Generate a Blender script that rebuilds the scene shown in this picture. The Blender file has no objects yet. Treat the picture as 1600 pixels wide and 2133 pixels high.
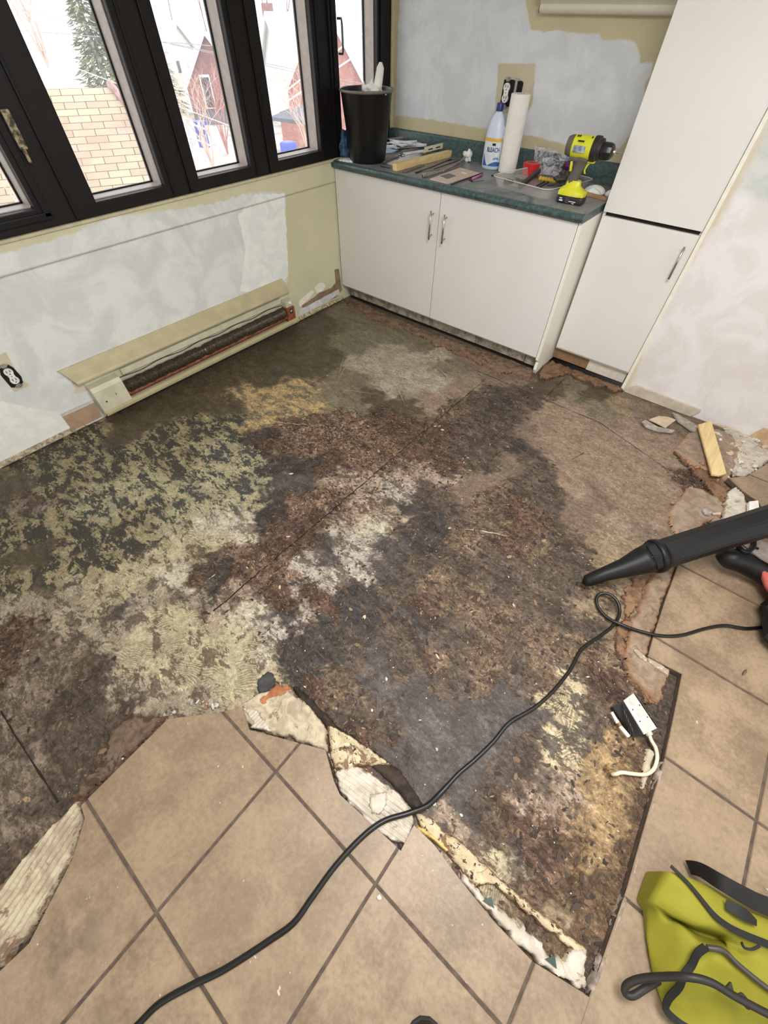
import bpy, bmesh, math, random
import numpy as np
from mathutils import Vector, Matrix, Euler

# ---------------------------------------------------------------- camera, world, lights, exposure
scene = bpy.context.scene
COL = scene.collection
CAM = dict(x=2.553, y=-2.5559, z=1.5546, rx=0.6836, ry=-0.008, rz=0.6904, f=852.95)
PW, PH = 1600, 2133
cd = bpy.data.cameras.new('camera'); cam = bpy.data.objects.new('camera', cd); COL.objects.link(cam)
cam.location = (CAM['x'], CAM['y'], CAM['z']); cam.rotation_euler = (CAM['rx'], CAM['ry'], CAM['rz'])
cd.sensor_fit = 'HORIZONTAL'; cd.sensor_width = 36; cd.lens = CAM['f'] / PW * 36; cd.clip_start = 0.02; cd.clip_end = 400
scene.camera = cam
scene.view_settings.view_transform = 'Standard'; scene.view_settings.look = 'None'
scene.view_settings.gamma = 1; scene.view_settings.use_curve_mapping = False
scene.view_settings.exposure = 0.32

SKY = 2.25
w = bpy.data.worlds.new('sky'); scene.world = w; w.use_nodes = True
bg = w.node_tree.nodes['Background']; bg.inputs[0].default_value = (0.97, 0.985, 1.0, 1); bg.inputs[1].default_value = SKY

def area(name, loc, rot, sx, sy, energy, color=(1, 1, 1), portal=False):
    l = bpy.data.lights.new(name, 'AREA'); l.shape = 'RECTANGLE'; l.size = sx; l.size_y = sy
    l.energy = energy; l.color = color
    if portal: l.cycles.is_portal = True
    o = bpy.data.objects.new(name, l); COL.objects.link(o); o.location = loc; o.rotation_euler = rot
    return o
R90 = math.pi / 2
area('window_portal', (-0.16, -1.1, 1.53), (0, -R90, 0), 1.3, 3.5, 1, portal=True)        # faces +x
area('rear_window_portal', (2.6, -4.85, 1.45), (R90, 0, 0), 2.6, 1.5, 1, portal=True)       # faces +y
area('side_window_portal', (5.05, -2.2, 1.45), (0, R90, 0), 1.5, 2.4, 1, portal=True)       # faces -x
area('ceiling_fill_light', (2.7, -1.9, 2.36), (0, 0, 0), 0.9, 0.9, 62, (1.0, 0.975, 0.95))  # added lamp out of view, fills the interior with light

# ---------------------------------------------------------------- helpers
_R = np.array(Euler((CAM['rx'], CAM['ry'], CAM['rz']), 'XYZ').to_matrix())
_C = np.array([CAM['x'], CAM['y'], CAM['z']])
def ray(px, py):
    return _R @ np.array([(px - PW / 2) / CAM['f'], -(py - PH / 2) / CAM['f'], -1.0])
def at(px, py, v=0.0, ax=2):            # the point of the plane axis = v that the photograph shows at a pixel
    d = ray(px, py); return _C + d * (v - _C[ax]) / d[ax]
def G(px, py, z=0.0): return Vector(at(px, py, z, 2))
def G2(px, py, z=0.0):
    p = at(px, py, z, 2); return (float(p[0]), float(p[1]))

def S(r, g, b, k=1.0):                  # sRGB 0-255 -> linear
    def f(c):
        c /= 255.0
        return c / 12.92 if c <= 0.04045 else ((c + 0.055) / 1.055) ** 2.4
    return (min(f(r) * k, 1), min(f(g) * k, 1), min(f(b) * k, 1), 1.0)

def hsh(ix, iy, s):
    n = (ix.astype(np.int64) * 374761393 + iy.astype(np.int64) * 668265263 + s * 1442695041) & 0x7fffffff
    n = (n ^ (n >> 13)) * 1274126177 & 0x7fffffff
    return ((n ^ (n >> 16)) & 0xffff) / 65535.0
def vn(x, y, s=0):
    ix = np.floor(x); iy = np.floor(y); fx = x - ix; fy = y - iy
    ux = fx * fx * (3 - 2 * fx); uy = fy * fy * (3 - 2 * fy); ix = ix.astype(np.int64); iy = iy.astype(np.int64)
    a = hsh(ix, iy, s); b = hsh(ix + 1, iy, s); c = hsh(ix, iy + 1, s); d = hsh(ix + 1, iy + 1, s)
    return a + (b - a) * ux + (c - a) * uy + (a - b - c + d) * ux * uy
def fbm(x, y, s=0, o=4):
    r = 0; a = 0.5; t = 0
    for i in range(o):
        r = r + a * vn(x * 2 ** i, y * 2 ** i, s + 17 * i); t += a; a *= 0.5
    return r / t - 0.5
def sdf(X, Y, poly):                    # positive inside
    P = np.array(poly, float); d = np.full(X.shape, 1e9); ins = np.zeros(X.shape, bool)
    for i in range(len(P)):
        a = P[i]; b = P[(i + 1) % len(P)]; e = b - a; L = max(e @ e, 1e-12)
        t = np.clip(((X - a[0]) * e[0] + (Y - a[1]) * e[1]) / L, 0, 1)
        d = np.minimum(d, np.hypot(X - a[0] - t * e[0], Y - a[1] - t * e[1]))
        c = (a[1] > Y) != (b[1] > Y)
        xx = (b[0] - a[0]) * (Y - a[1]) / ((b[1] - a[1]) if abs(b[1] - a[1]) > 1e-9 else 1e-9) + a[0]
        ins ^= c & (X < xx)
    return np.where(ins, d, -d)
def pldist(X, Y, pts):
    d = np.full(X.shape, 1e9)
    for a, b in zip(pts[:-1], pts[1:]):
        a = np.array(a[:2]); b = np.array(b[:2]); e = b - a; L = max(e @ e, 1e-12)
        t = np.clip(((X - a[0]) * e[0] + (Y - a[1]) * e[1]) / L, 0, 1)
        d = np.minimum(d, np.hypot(X - a[0] - t * e[0], Y - a[1] - t * e[1]))
    return d

# ---- materials
def new_mat(name):
    m = bpy.data.materials.new(name); m.use_nodes = True
    nt = m.node_tree; return m, nt, nt.nodes['Principled BSDF']
def nd(nt, typ, **kw):
    n = nt.nodes.new(typ)
    for k, v in kw.items():
        if k in n.inputs: n.inputs[k].default_value = v
        else: setattr(n, k, v)
    return n
def lk(nt, a, b): nt.links.new(a, b)
def math_(nt, op, a, b=None, clamp=False):
    n = nt.nodes.new('ShaderNodeMath'); n.operation = op; n.use_clamp = clamp
    for i, v in enumerate((a, b)):
        if v is None: continue
        if isinstance(v, (int, float)): n.inputs[i].default_value = v
        else: nt.links.new(v, n.inputs[i])
    return n.outputs[0]
def sstep(nt, v, lo, hi):
    n = nt.nodes.new('ShaderNodeMapRange'); n.interpolation_type = 'SMOOTHSTEP'
    nt.links.new(v, n.inputs[0])
    for i, q in ((1, lo), (2, hi)):
        if isinstance(q, (int, float)): n.inputs[i].default_value = q
        else: nt.links.new(q, n.inputs[i])
    return n.outputs[0]
def mix(nt, f, a, b, mode='MIX'):
    n = nt.nodes.new('ShaderNodeMix'); n.data_type = 'RGBA'; n.blend_type = mode
    for i, v in ((0, f), (6, a), (7, b)):
        if isinstance(v, (int, float, tuple)): n.inputs[i].default_value = v
        else: nt.links.new(v, n.inputs[i])
    return n.outputs[2]
def noise(nt, vec, scale, detail=4, rough=0.55, dist=0.0):
    n = nd(nt, 'ShaderNodeTexNoise'); n.inputs['Scale'].default_value = scale; n.inputs['Detail'].default_value = detail
    n.inputs['Roughness'].default_value = rough; n.inputs['Distortion'].default_value = dist
    if vec is not None: lk(nt, vec, n.inputs['Vector'])
    return n.outputs['Fac']
def geo(nt):
    return nt.nodes.new('ShaderNodeNewGeometry').outputs['Position']
def mapping(nt, vec, sc=(1, 1, 1), rot=(0, 0, 0)):
    m = nt.nodes.new('ShaderNodeMapping'); lk(nt, vec, m.inputs[0]); m.inputs['Scale'].default_value = sc; m.inputs['Rotation'].default_value = rot
    return m.outputs[0]
def bump(nt, h, strength, dist, bsdf):
    b = nt.nodes.new('ShaderNodeBump'); b.inputs['Strength'].default_value = strength; b.inputs['Distance'].default_value = dist
    lk(nt, h, b.inputs['Height']); lk(nt, b.outputs[0], bsdf.inputs['Normal'])

MATS = {}
def M(name, c=None, rough=0.5, metal=0.0, var=0.06, scale=30, bmp=0.0, bscale=120, alpha=1.0, trans=0.0, c2=None, vscale=None, spec=None):
    if name in MATS: return MATS[name]
    m, nt, b = new_mat(name)
    p = nt.nodes.new('ShaderNodeTexCoord').outputs['Object']
    n = noise(nt, p, scale, 4)
    ca = c; cb = c2 if c2 else tuple(list(min(1, x * (1 - var * 2.5)) for x in c[:3]) + [1])
    lk(nt, mix(nt, sstep(nt, n, 0.35, 0.65), ca, cb), b.inputs['Base Color'])
    b.inputs['Roughness'].default_value = rough; b.inputs['Metallic'].default_value = metal
    if spec is not None: b.inputs['Specular IOR Level'].default_value = spec
    if trans: b.inputs['Transmission Weight'].default_value = trans
    if alpha < 1: b.inputs['Alpha'].default_value = alpha
    if bmp: bump(nt, noise(nt, p, bscale, 3), bmp, 0.002, b)
    MATS[name] = m; return m

# ---- mesh builder
def wloc(o):
    v = Vector((0, 0, 0))
    while o is not None: v += o.location; o = o.parent
    return v
class MB:
    def __init__(s): s.b = bmesh.new()
    def poly(s, pts, th, up=(0, 0, -1)):           # flat polygon extruded by th along up
        u = Vector(up) * th
        a = [s.b.verts.new(Vector(p)) for p in pts]; c = [s.b.verts.new(Vector(p) + u) for p in pts]
        s.b.faces.new(a); s.b.faces.new(c[::-1])
        for i in range(len(a)): s.b.faces.new((a[i], c[i], c[(i + 1) % len(a)], a[(i + 1) % len(a)]))
        return s
    def box(s, lo, hi, bev=0.0, mat=None, seg=2):
        r = bmesh.ops.create_cube(s.b, size=1); vs = r['verts']
        lo = Vector(lo); hi = Vector(hi); c = (lo + hi) / 2; d = hi - lo
        for v in vs: v.co = Vector((v.co.x * d.x, v.co.y * d.y, v.co.z * d.z)) + c
        if bev:
            es = {e for v in vs for e in v.link_edges}
            r = bmesh.ops.bevel(s.b, geom=list(es), offset=bev, segments=seg, affect='EDGES', profile=0.6)
            vs = list({v for f in r['faces'] for v in f.verts} | {v for v in vs if v.is_valid})
        if mat is not None:
            for v in vs: v.co = mat @ v.co
        return s
    def ring_loft(s, rings, cap=True):
        L = [[s.b.verts.new(Vector(p)) for p in r] for r in rings]; n = len(L[0])
        for a, c in zip(L[:-1], L[1:]):
            for i in range(n): s.b.faces.new((a[i], a[(i + 1) % n], c[(i + 1) % n], c[i]))
        if cap: s.b.faces.new(L[0][::-1]); s.b.faces.new(L[-1])
        return s
    def tube(s, pts, r, seg=10, cap=True):
        pts = [Vector(p) for p in pts]; rings = []; ref = None
        for i, p in enumerate(pts):
            d = (pts[min(i + 1, len(pts) - 1)] - pts[max(i - 1, 0)]).normalized()
            if ref is None: ref = d.orthogonal().normalized()
            ref = (ref - d * ref.dot(d)); ref = ref.normalized() if ref.length > 1e-6 else d.orthogonal().normalized()
            bn = d.cross(ref); rr = r[i] if isinstance(r, (list, tuple)) else r
            rings.append([p + (ref * math.cos(2 * math.pi * k / seg) + bn * math.sin(2 * math.pi * k / seg)) * rr for k in range(seg)])
        return s.ring_loft(rings, cap)
    def lathe(s, prof, c, axis=(0, 0, 1), seg=32, cap=True, sq=(1, 1)):
        ax = Vector(axis).normalized(); u = ax.orthogonal().normalized()
        if abs(ax.z) > 0.99: u = Vector((1, 0, 0))
        v = ax.cross(u); c = Vector(c)
        return s.ring_loft([[c + ax * h + (u * math.cos(2 * math.pi * k / seg) * sq[0] + v * math.sin(2 * math.pi * k / seg) * sq[1]) * max(r, 1e-4)
                             for k in range(seg)] for r, h in prof], cap)
    def grid(s, P):                                # 2-D array of points
        V = [[s.b.verts.new(Vector(p)) for p in row] for row in P]
        for i in range(len(V) - 1):
            for j in range(len(V[0]) - 1): s.b.faces.new((V[i][j], V[i][j + 1], V[i + 1][j + 1], V[i + 1][j]))
        return s
    def xf(s, m):
        for v in s.b.verts: v.co = m @ v.co
        return s
    def build(s, name, mat, parent=None, smooth=False, norm=True):
        if norm: bmesh.ops.recalc_face_normals(s.b, faces=s.b.faces)
        me = bpy.data.meshes.new(name)
        if parent is not None: off = wloc(parent)
        else:
            co = np.array([v.co[:] for v in s.b.verts]); lo = co.min(0); hi = co.max(0)
            off = Vector(((lo[0] + hi[0]) / 2, (lo[1] + hi[1]) / 2, lo[2]))
        for v in s.b.verts: v.co -= off
        s.b.to_mesh(me); s.b.free(); me.materials.append(mat)
        if smooth:
            for p in me.polygons: p.use_smooth = True
        o = bpy.data.objects.new(name, me); COL.objects.link(o)
        if parent is not None: o.parent = parent
        else: o.location = off
        return o
def smooth_angle(o, deg=35):
    me = o.data
    for p in me.polygons: p.use_smooth = True
    me.set_sharp_from_angle(angle=math.radians(deg)); return o
def tag(o, label=None, cat=None, group=None, kind=None):
    if label: o['label'] = label
    if cat: o['category'] = cat
    if group: o['group'] = group
    if kind: o['kind'] = kind
    return o
def thing(name, label, cat, loc=(0, 0, 0), group=None):
    o = bpy.data.objects.new(name, None); COL.objects.link(o); o.location = loc; o.empty_display_size = 0.05
    return tag(o, label, cat, group)
def struct(o): o['kind'] = 'structure'; return o
def np_mesh(name, V, F, mat, parent=None, smooth=True, attrs=None, fcols=None):
    me = bpy.data.meshes.new(name); V = np.asarray(V, np.float64)
    if parent is None:
        lo = V.min(0); hi = V.max(0); off = np.array([(lo[0] + hi[0]) / 2, (lo[1] + hi[1]) / 2, lo[2]])
    else: off = np.array(wloc(parent))
    W_ = (V - off).astype(np.float32); F = np.asarray(F, np.int32); k = F.shape[1]
    me.vertices.add(len(W_)); me.vertices.foreach_set('co', W_.ravel())
    me.loops.add(F.size); me.loops.foreach_set('vertex_index', F.ravel())
    me.polygons.add(len(F)); me.polygons.foreach_set('loop_start', np.arange(0, F.size, k, dtype=np.int32))
    me.update(calc_edges=True); me.validate()
    for n, a in (attrs or {}).items():
        a = np.asarray(a, np.float32)
        if a.ndim == 1:
            t = me.attributes.new(n, 'FLOAT', 'POINT'); t.data.foreach_set('value', a)
        else:
            t = me.attributes.new(n, 'FLOAT_COLOR', 'POINT'); t.data.foreach_set('color', a.ravel())
    if smooth: me.polygons.foreach_set('use_smooth', np.ones(len(F), bool))
    me.materials.append(mat)
    o = bpy.data.objects.new(name, me); COL.objects.link(o)
    if parent is not None: o.parent = parent
    else: o.location = off
    return o
def gridfaces(nx, ny, keep=None):
    i, j = np.meshgrid(np.arange(nx - 1), np.arange(ny - 1), indexing='ij')
    a = (i * ny + j).ravel(); F = np.stack([a, a + ny, a + ny + 1, a + 1], 1)
    if keep is not None:
        k = keep.ravel(); F = F[k[F].all(1)]
    return F
def compact(V, F, A=None):
    u, inv = np.unique(F, return_inverse=True)
    return V[u], inv.reshape(F.shape), ({k: a[u] for k, a in A.items()} if A else None)
def attr(nt, name):
    a = nt.nodes.new('ShaderNodeAttribute'); a.attribute_name = name; return a
# ---------------------------------------------------------------- subfloor
# looks of the stained floor: (base, patch, patch share, trowel ridges, pale chips, roughness, relief)
ST = {
 'YD': ((158,142,100), (60,58,50), .52, .55, .05, .55, .15),
 'YS': ((172,160,118), (64,68,64), .46, .55, .05, .5, .15),
 'YL': ((184,168,128), (112,96,76), .40, .9, .05, .7, .15),
 'YP': ((166,150,122), (108,92,76), .44, .7, .08, .7, .2),
 'YW': ((196,184,156), (136,122,102), .44, .4, .08, .7, .15),
 'OG': ((176,142,84), (96,88,72), .48, .2, .1, .6, .3),
 'MG': ((122,104,86), (74,62,52), .50, .25, .06, .75, .4),
 'MD': ((84,68,54), (52,42,35), .50, .1, .05, .75, .5),
 'K': ((66,58,55), (40,34,31), .50, .1, .10, .55, .6),
 'KS': ((80,71,66), (50,42,38), .50, .1, .04, .5, .3),
 'KB': ((92,76,62), (54,43,35), .50, .1, .14, .6, .6),
 'KR': ((104,74,56), (58,40,31), .50, .1, .2, .7, .9),
 'R': ((140,108,84), (72,48,36), .48, .1, .30, .8, 1.0),
 'RP': ((150,128,108), (98,78,64), .45, .4, .2, .8, .6),
 'PG': ((160,148,134), (96,84,76), .45, .9, .2, .75, .5),
 'G': ((112,102,78), (88,78,60), .50, 0, .02, .3, .05),
 'GD': ((82,70,50), (60,49,34), .50, 0, .03, .4, .2),
 'GL': ((150,140,118), (126,114,94), .50, 0, .02, .3, .05),  # paler grey olive, window sheen put into the base colour
 'M': ((136,114,92), (112,92,72), .50, 0, .03, .45, .08),
 'MM': ((118,98,80), (92,75,60), .50, 0, .04, .5, .12),
 'Y2': ((136,116,84), (104,86,62), .45, 0, .1, .6, .2),
 'O': ((158,126,80), (98,72,46), .42, 0, .12, .6, .5),
 'OD': ((116,88,58), (64,46,33), .50, 0, .12, .65, .7),
 'OC': ((126,102,76), (72,56,43), .50, .1, .22, .65, .8),
 'RG': ((176,156,116), (84,76,66), .48, 1.0, .1, .65, .3),
}
CPT = """30 1010 GD|60 960 YD|110 930 YD|180 900 YD|60 1050 MG|20 1100 YD|100 1010 YD|100 1100 YD|180 960 YD|200 1050 YS|260 900 GD|300 870 GD|260 960 YD|330 920 YD|300 1010 YS|280 1090 YD|160 1130 YD|60 1160 GD|130 1190 YD|230 1160 YD|30 1210 YD
400 850 GD|380 800 GD|450 790 GD|400 890 YD|460 880 YD|470 840 GD|380 960 YD|450 940 YS|520 960 YS|480 1000 YS|400 1010 YS|360 1060 YS|440 1080 YW|520 1050 YS|420 1050 YS|500 1090 YW|380 1120 YL|450 1120 YL|330 1120 YS|540 1000 YS|500 820 OG|560 780 GD|560 820 OG|610 850 OG|620 810 OG|530 880 OG|570 850 OG|670 850 OG
620 700 GD|560 740 GD|680 670 GD|720 660 G|680 740 GD|640 770 GD|730 720 G|790 690 G|720 790 G|760 760 GL|830 740 GL|880 720 G|700 830 G|780 830 GD|820 800 GL|870 780 GL|840 850 GD|900 790 GL|930 760 G|980 740 MM|900 840 M|950 800 M|830 700 G|900 740 GL|740 840 G
300 1180 YL|220 1230 YL|150 1250 YP|80 1240 YP|330 1230 YP|280 1290 YP|200 1320 YP|300 1350 YL|370 1200 YW|340 1160 YL|370 1290 YL|420 1320 YL|360 1380 YL|450 1370 YL|500 1340 YL|460 1430 YL|400 1440 YP|520 1400 YL|540 1350 YW|520 1280 YW|460 1260 RP|430 1230 YP|330 1450 YP|270 1430 YP|560 1300 PG|500 1450 YL|560 1400 RG|260 1270 KS|240 1230 YL|10 1260 YP
40 1320 KR|10 1360 KR|100 1330 MG|140 1360 MG|60 1400 MG|200 1390 MD|180 1450 MD|100 1450 MG|240 1500 MD|30 1480 MG|120 1540 MD|200 1560 MD|60 1580 MG|20 1640 MG|150 1620 MD|80 1680 MD|40 1740 MG|10 1800 MD|250 1340 YP|300 1480 MD|130 1300 YP
560 930 KR|540 910 K|600 900 R|640 880 R|660 930 R|700 900 R|640 960 K|720 870 R|760 900 R|800 870 KR|560 980 K|600 1010 KS|580 1050 K|620 1060 R|540 1080 K|560 1130 KR|500 1120 YW|490 1150 R|460 1180 K|420 1200 KR|500 1190 KR|540 1180 R|440 1230 K|500 1230 RP|560 1220 KR|600 1180 R|640 1130 KR|600 1110 KR|680 1040 R|700 1000 RP|740 960 R|690 970 KR|780 1000 RP|800 950 R|840 900 KR|760 1040 RP|720 1090 RP|650 1090 KR|820 1020 PG|860 980 RP|870 930 KR
640 1180 PG|680 1150 KS|720 1130 PG|770 1120 YW|780 1090 YW|740 1170 PG|700 1200 PG|650 1230 KR|620 1240 PG|740 1220 K|680 1250 KR|720 1260 K|770 1160 PG|800 1140 KS|590 1250 KR|570 1280 KS|620 1290 PG|650 1320 K|820 1080 RP|800 1180 KS
860 1060 K|850 1100 K|900 1030 KB|930 980 KR|900 940 KR|930 900 KR|980 880 KB|940 850 OG|990 830 KB|1040 840 K|1060 880 KB|1070 920 K|1020 920 KB|960 930 KB|1000 960 KB|1060 970 MM|1110 960 KB|1100 900 MM|920 1000 RP|960 1030 MM|1010 1000 MM|1050 1030 OG|1000 1050 OG|950 1080 KB|900 1090 K|880 1130 K|960 1110 OD|1020 1090 O|1080 1060 KR|1100 1010 KB|1140 1040 KB|1150 1000 KB|1100 1100 KR|1120 1130 OD|1060 1130 KR
1150 850 M|1200 880 M|1260 910 M|1150 900 M|1200 950 M|1180 1000 M|1260 980 M|1330 950 M|1350 1000 M|1300 1030 M|1240 1040 MM|1200 1070 MM|1280 1080 M|1350 1060 M|1390 930 M|1420 960 M|1300 880 M|1250 850 G|1200 810 G|1180 850 M|1130 800 GD|1080 790 MM|1040 770 MM|1100 830 KB|1350 870 MM|1290 850 Y2|1230 820 GD|1250 1130 Y2|1300 1130 Y2|1340 1110 MM|1190 1130 KB|1260 1170 Y2|1320 1160 Y2|1370 1130 MM|1400 1050 M
820 1220 KB|880 1180 KB|900 1210 O|860 1230 KB|940 1240 O|900 1260 KR|960 1180 KB|1020 1170 KB|1080 1180 KB|1140 1180 KB|1200 1180 KB|1180 1230 KB|1100 1230 KB|1040 1240 KB|980 1270 OD|920 1300 KB|860 1290 K|800 1260 K|760 1300 K|820 1330 KB|1000 1300 OD|1060 1290 OD|1120 1280 KB|1180 1290 KB|1220 1250 Y2|1260 1230 OD|1290 1220 Y2|1230 1300 KB|1200 1340 OD|1130 1340 O|1080 1350 KB|1140 1390 OD|1020 1360 OD|960 1350 KB|900 1370 OD|840 1380 KB|780 1360 KS|720 1330 KB|700 1380 K|660 1380 K|620 1340 K|610 1390 K|690 1400 O|740 1400 KB|650 1430 KR|720 1440 OD
780 1420 KS|820 1450 KS|880 1420 KS|940 1410 KB|1000 1420 OD|1060 1430 KS|1040 1390 O|1110 1430 KB|1150 1450 RG|1200 1430 RG|1240 1400 KR|1280 1370 OD|1270 1420 KR|1230 1460 KB|1180 1490 RG|1220 1500 RG|1140 1500 KS|1080 1500 KS|1000 1490 KS|920 1490 KS|850 1510 KS|790 1500 KB|730 1490 KB|760 1530 KR|840 1570 KS|900 1560 KS|960 1560 KS|1040 1560 KS|1110 1560 KB|1180 1560 RG|1160 1590 RG|1210 1560 KS|1230 1530 KB|870 1620 KS|930 1630 KS|1000 1620 KS|1060 1630 KB|1120 1640 KB|1170 1650 RP|1130 1690 RP|900 1680 KS|960 1690 KS|1020 1700 KB|1080 1710 KR|1140 1720 R|940 1720 RP|1040 1740 OG|1020 1790 YL|1080 1770 KB|1120 1790 KR|1160 1790 KR|1080 1830 YP|1120 1850 KR|1160 1860 R|1100 1880 OD
1240 1560 O|1270 1560 O|1310 1560 O|1260 1600 O|1230 1620 O|1300 1620 O|1340 1580 OD|1330 1630 OD|1280 1660 O|1240 1680 O|1320 1690 OD|1270 1720 O|1230 1740 O|1300 1760 OD|1200 1790 OD|1250 1790 O|1220 1830 O|1270 1840 OD|1190 1870 OD|1230 1890 OD|1180 1920 Y2|1220 1950 OD|1240 1930 OD|1200 1990 OD|1220 2020 MD|1360 1540 MD|1370 1480 MD|1300 1500 KR|1260 1500 KB|1400 1450 MD|1320 1420 OD|1290 1320 Y2|1310 1270 Y2|1330 1220 Y2
1370 840 MM|1450 900 MM|1500 930 MM|1550 960 MG|1480 980 KR|1470 1060 KR|1440 1000 KR"""
random.seed(4)
pts = []
for ln in CPT.split('\n'):
    for t in ln.split('|'):
        a, b, s = t.split()
        if s in ('O', 'OG', 'OD') and not (float(a) > 1180 and float(b) > 1480) and not (float(a) < 700 and float(b) < 900): s = 'OC'
        x, y = G2(float(a), float(b)); pts.append((x, y, s))
X0, X1, Y0, Y1, ST_ = -0.03, 3.55, -3.7, 0.24, 0.0085
gx = np.arange(X0, X1, ST_); gy = np.arange(Y0, Y1, ST_)
XX, YY = np.meshgrid(gx, gy, indexing='ij'); nx, ny = XX.shape
qx = XX + 0.12 * fbm(XX * 5, YY * 5, 3, 5) + .12 * fbm(XX * 22, YY * 22, 9, 4) + .05 * fbm(XX * 80, YY * 80, 29, 2); qy = YY + 0.12 * fbm(XX * 5 + 9, YY * 5, 5, 5) + .12 * fbm(XX * 22, YY * 22 + 5, 19, 4) + .05 * fbm(XX * 80, YY * 80 + 7, 39, 2)
FK = .84
SW = {'O': .35, 'OG': .25, 'Y2': .3, 'YW': .4, 'KS': .6}
def desat(c, k=.70):
    l = .3 * c[0] + .59 * c[1] + .11 * c[2]; return tuple(l + (v - l) * k for v in c)
FQ = {k: (.86 if k[0] == 'Y' and k != 'Y2' else 1.22) for k in ST}
vals = {k: np.array(list(S(*desat(v[0], .76), FQ[k] * 1.08)[:3]) + list(S(*desat(v[1], .85), FQ[k])[:3]) + list(v[2:])) for k, v in ST.items()}
acc = np.zeros((nx * ny, 11)); wsum = np.zeros(nx * ny); qf = qx.ravel(); qg = qy.ravel()
for x, y, s in pts:
    d2 = (qf - x) ** 2 + (qg - y) ** 2
    wt = SW.get(s, 1.0) / (d2 + 0.0003) ** 3.8
    wsum += wt; acc += wt[:, None] * vals[s][None]
acc /= wsum[:, None]
colA = np.c_[acc[:, :3], np.ones(nx * ny)]; colB = np.c_[acc[:, 3:6], np.ones(nx * ny)]
prm = acc[:, 6:10].copy(); relief = acc[:, 10]
# relief: torn flakes, cracks, the cable hole
x_, y_ = XX.ravel(), YY.ravel()
n1 = fbm(x_ * 45, y_ * 45, 7, 3); n2 = fbm(x_ * 14, y_ * 14, 8, 4)
cell = hsh(np.floor(x_ * 30 + 3 * fbm(x_ * 20, y_ * 20, 2)).astype(np.int64), np.floor(y_ * 60 + 3 * fbm(x_ * 25, y_ * 25, 6)).astype(np.int64), 5) - .5
rel = np.clip((relief - .12) * 1.15, 0, 1)
Z = rel * (n1 * 0.016 + n2 * 0.016 + cell * 0.006) - 0.001 * rel
crack = [G2(*p) for p in [(1322, 1540), (1300, 1580), (1285, 1610), (1268, 1650), (1262, 1690), (1245, 1730), (1225, 1770), (1205, 1830), (1180, 1900)]]
dc = pldist(x_ + .012 * fbm(x_ * 40, y_ * 40, 1), y_ + .012 * fbm(x_ * 40, y_ * 40, 2), crack)
cw = 0.0035 + 0.005 * vn(x_ * 12, y_ * 12, 3)
Z -= 0.03 * np.clip(1 - dc / cw, 0, 1)
hx, hy = G2(1272, 1605); Z -= 0.05 * np.clip(1.6 - np.hypot(x_ - hx, y_ - hy) / 0.012, 0, 1)
for hp, r in (((690, 980), .03), ((560, 925), .025), ((750, 1005), .02), ((440, 1225), .02), ((1215, 1830), .03), ((830, 1560), .04)):
    hx2, hy2 = G2(*hp); Z -= 0.012 * np.clip(1.5 - np.hypot((x_ - hx2) + .03 * n2, y_ - hy2 + .03 * n1) / r, 0, 1)
Z -= .003

m_floor, nt, bs = new_mat('stained_subfloor')
P0 = geo(nt)
A = attr(nt, 'colA').outputs['Color']; B = attr(nt, 'colB').outputs['Color']
pr = attr(nt, 'prm'); sep = nt.nodes.new('ShaderNodeSeparateColor'); lk(nt, pr.outputs['Color'], sep.inputs[0])
cov, ridge, chips, rgh = sep.outputs[0], sep.outputs[1], sep.outputs[2], pr.outputs['Alpha']
pf = mapping(nt, P0, (1, 1.9, 1), (0, 0, 0.55))
nA = math_(nt, 'ADD', math_(nt, 'MULTIPLY', noise(nt, pf, 13, 9, 0.70, 0.6), .62), math_(nt, 'MULTIPLY', noise(nt, pf, 44, 6, .7, .8), .38))
nA2 = noise(nt, pf, 7, 4, .5, .3)
soft = math_(nt, 'MAXIMUM', math_(nt, 'SUBTRACT', .11, math_(nt, 'MULTIPLY', ridge, .22)), .016)
nn = math_(nt, 'ADD', math_(nt, 'MULTIPLY', nA, .75), math_(nt, 'MULTIPLY', nA2, .25))
th = math_(nt, 'ADD', math_(nt, 'MULTIPLY', math_(nt, 'SUBTRACT', cov, .5), .35), .5)
pm = sstep(nt, nn, math_(nt, 'ADD', th, soft), math_(nt, 'SUBTRACT', th, soft))   # 1 where patch
c0 = mix(nt, pm, A, B)
# strands: voronoi cells, each with its own direction
def strands(scale, lo, hi, seed):
    v = nt.nodes.new('ShaderNodeTexVoronoi'); v.voronoi_dimensions = '2D'; v.inputs['Scale'].default_value = scale
    lk(nt, mapping(nt, P0, (1, 1, 1), (0, 0, seed)), v.inputs['Vector'])
    sc = nt.nodes.new('ShaderNodeSeparateColor'); lk(nt, v.outputs['Color'], sc.inputs[0])
    vr = nt.nodes.new('ShaderNodeVectorRotate'); vr.rotation_type = 'Z_AXIS'; lk(nt, P0, vr.inputs['Vector'])
    lk(nt, math_(nt, 'MULTIPLY', sc.outputs[0], 6.28), vr.inputs['Angle'])
    return noise(nt, mapping(nt, vr.outputs[0], (lo, hi, 1)), 1.0, 3, .6), sc.outputs[1], sc.outputs[2], vr.outputs[0]
f1, r1, r1b, vr1 = strands(20, 12, 105, .3)
f2, r2, r2b, vr2 = strands(42, 26, 210, 1.1)
fib = math_(nt, 'ADD', math_(nt, 'MULTIPLY', f1, .55), math_(nt, 'MULTIPLY', f2, .45))
fac = math_(nt, 'ADD', math_(nt, 'MULTIPLY', sstep(nt, fib, .34, .66), .80), .58)
cell_v = math_(nt, 'ADD', math_(nt, 'MULTIPLY', r1, .25), .875)
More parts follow.
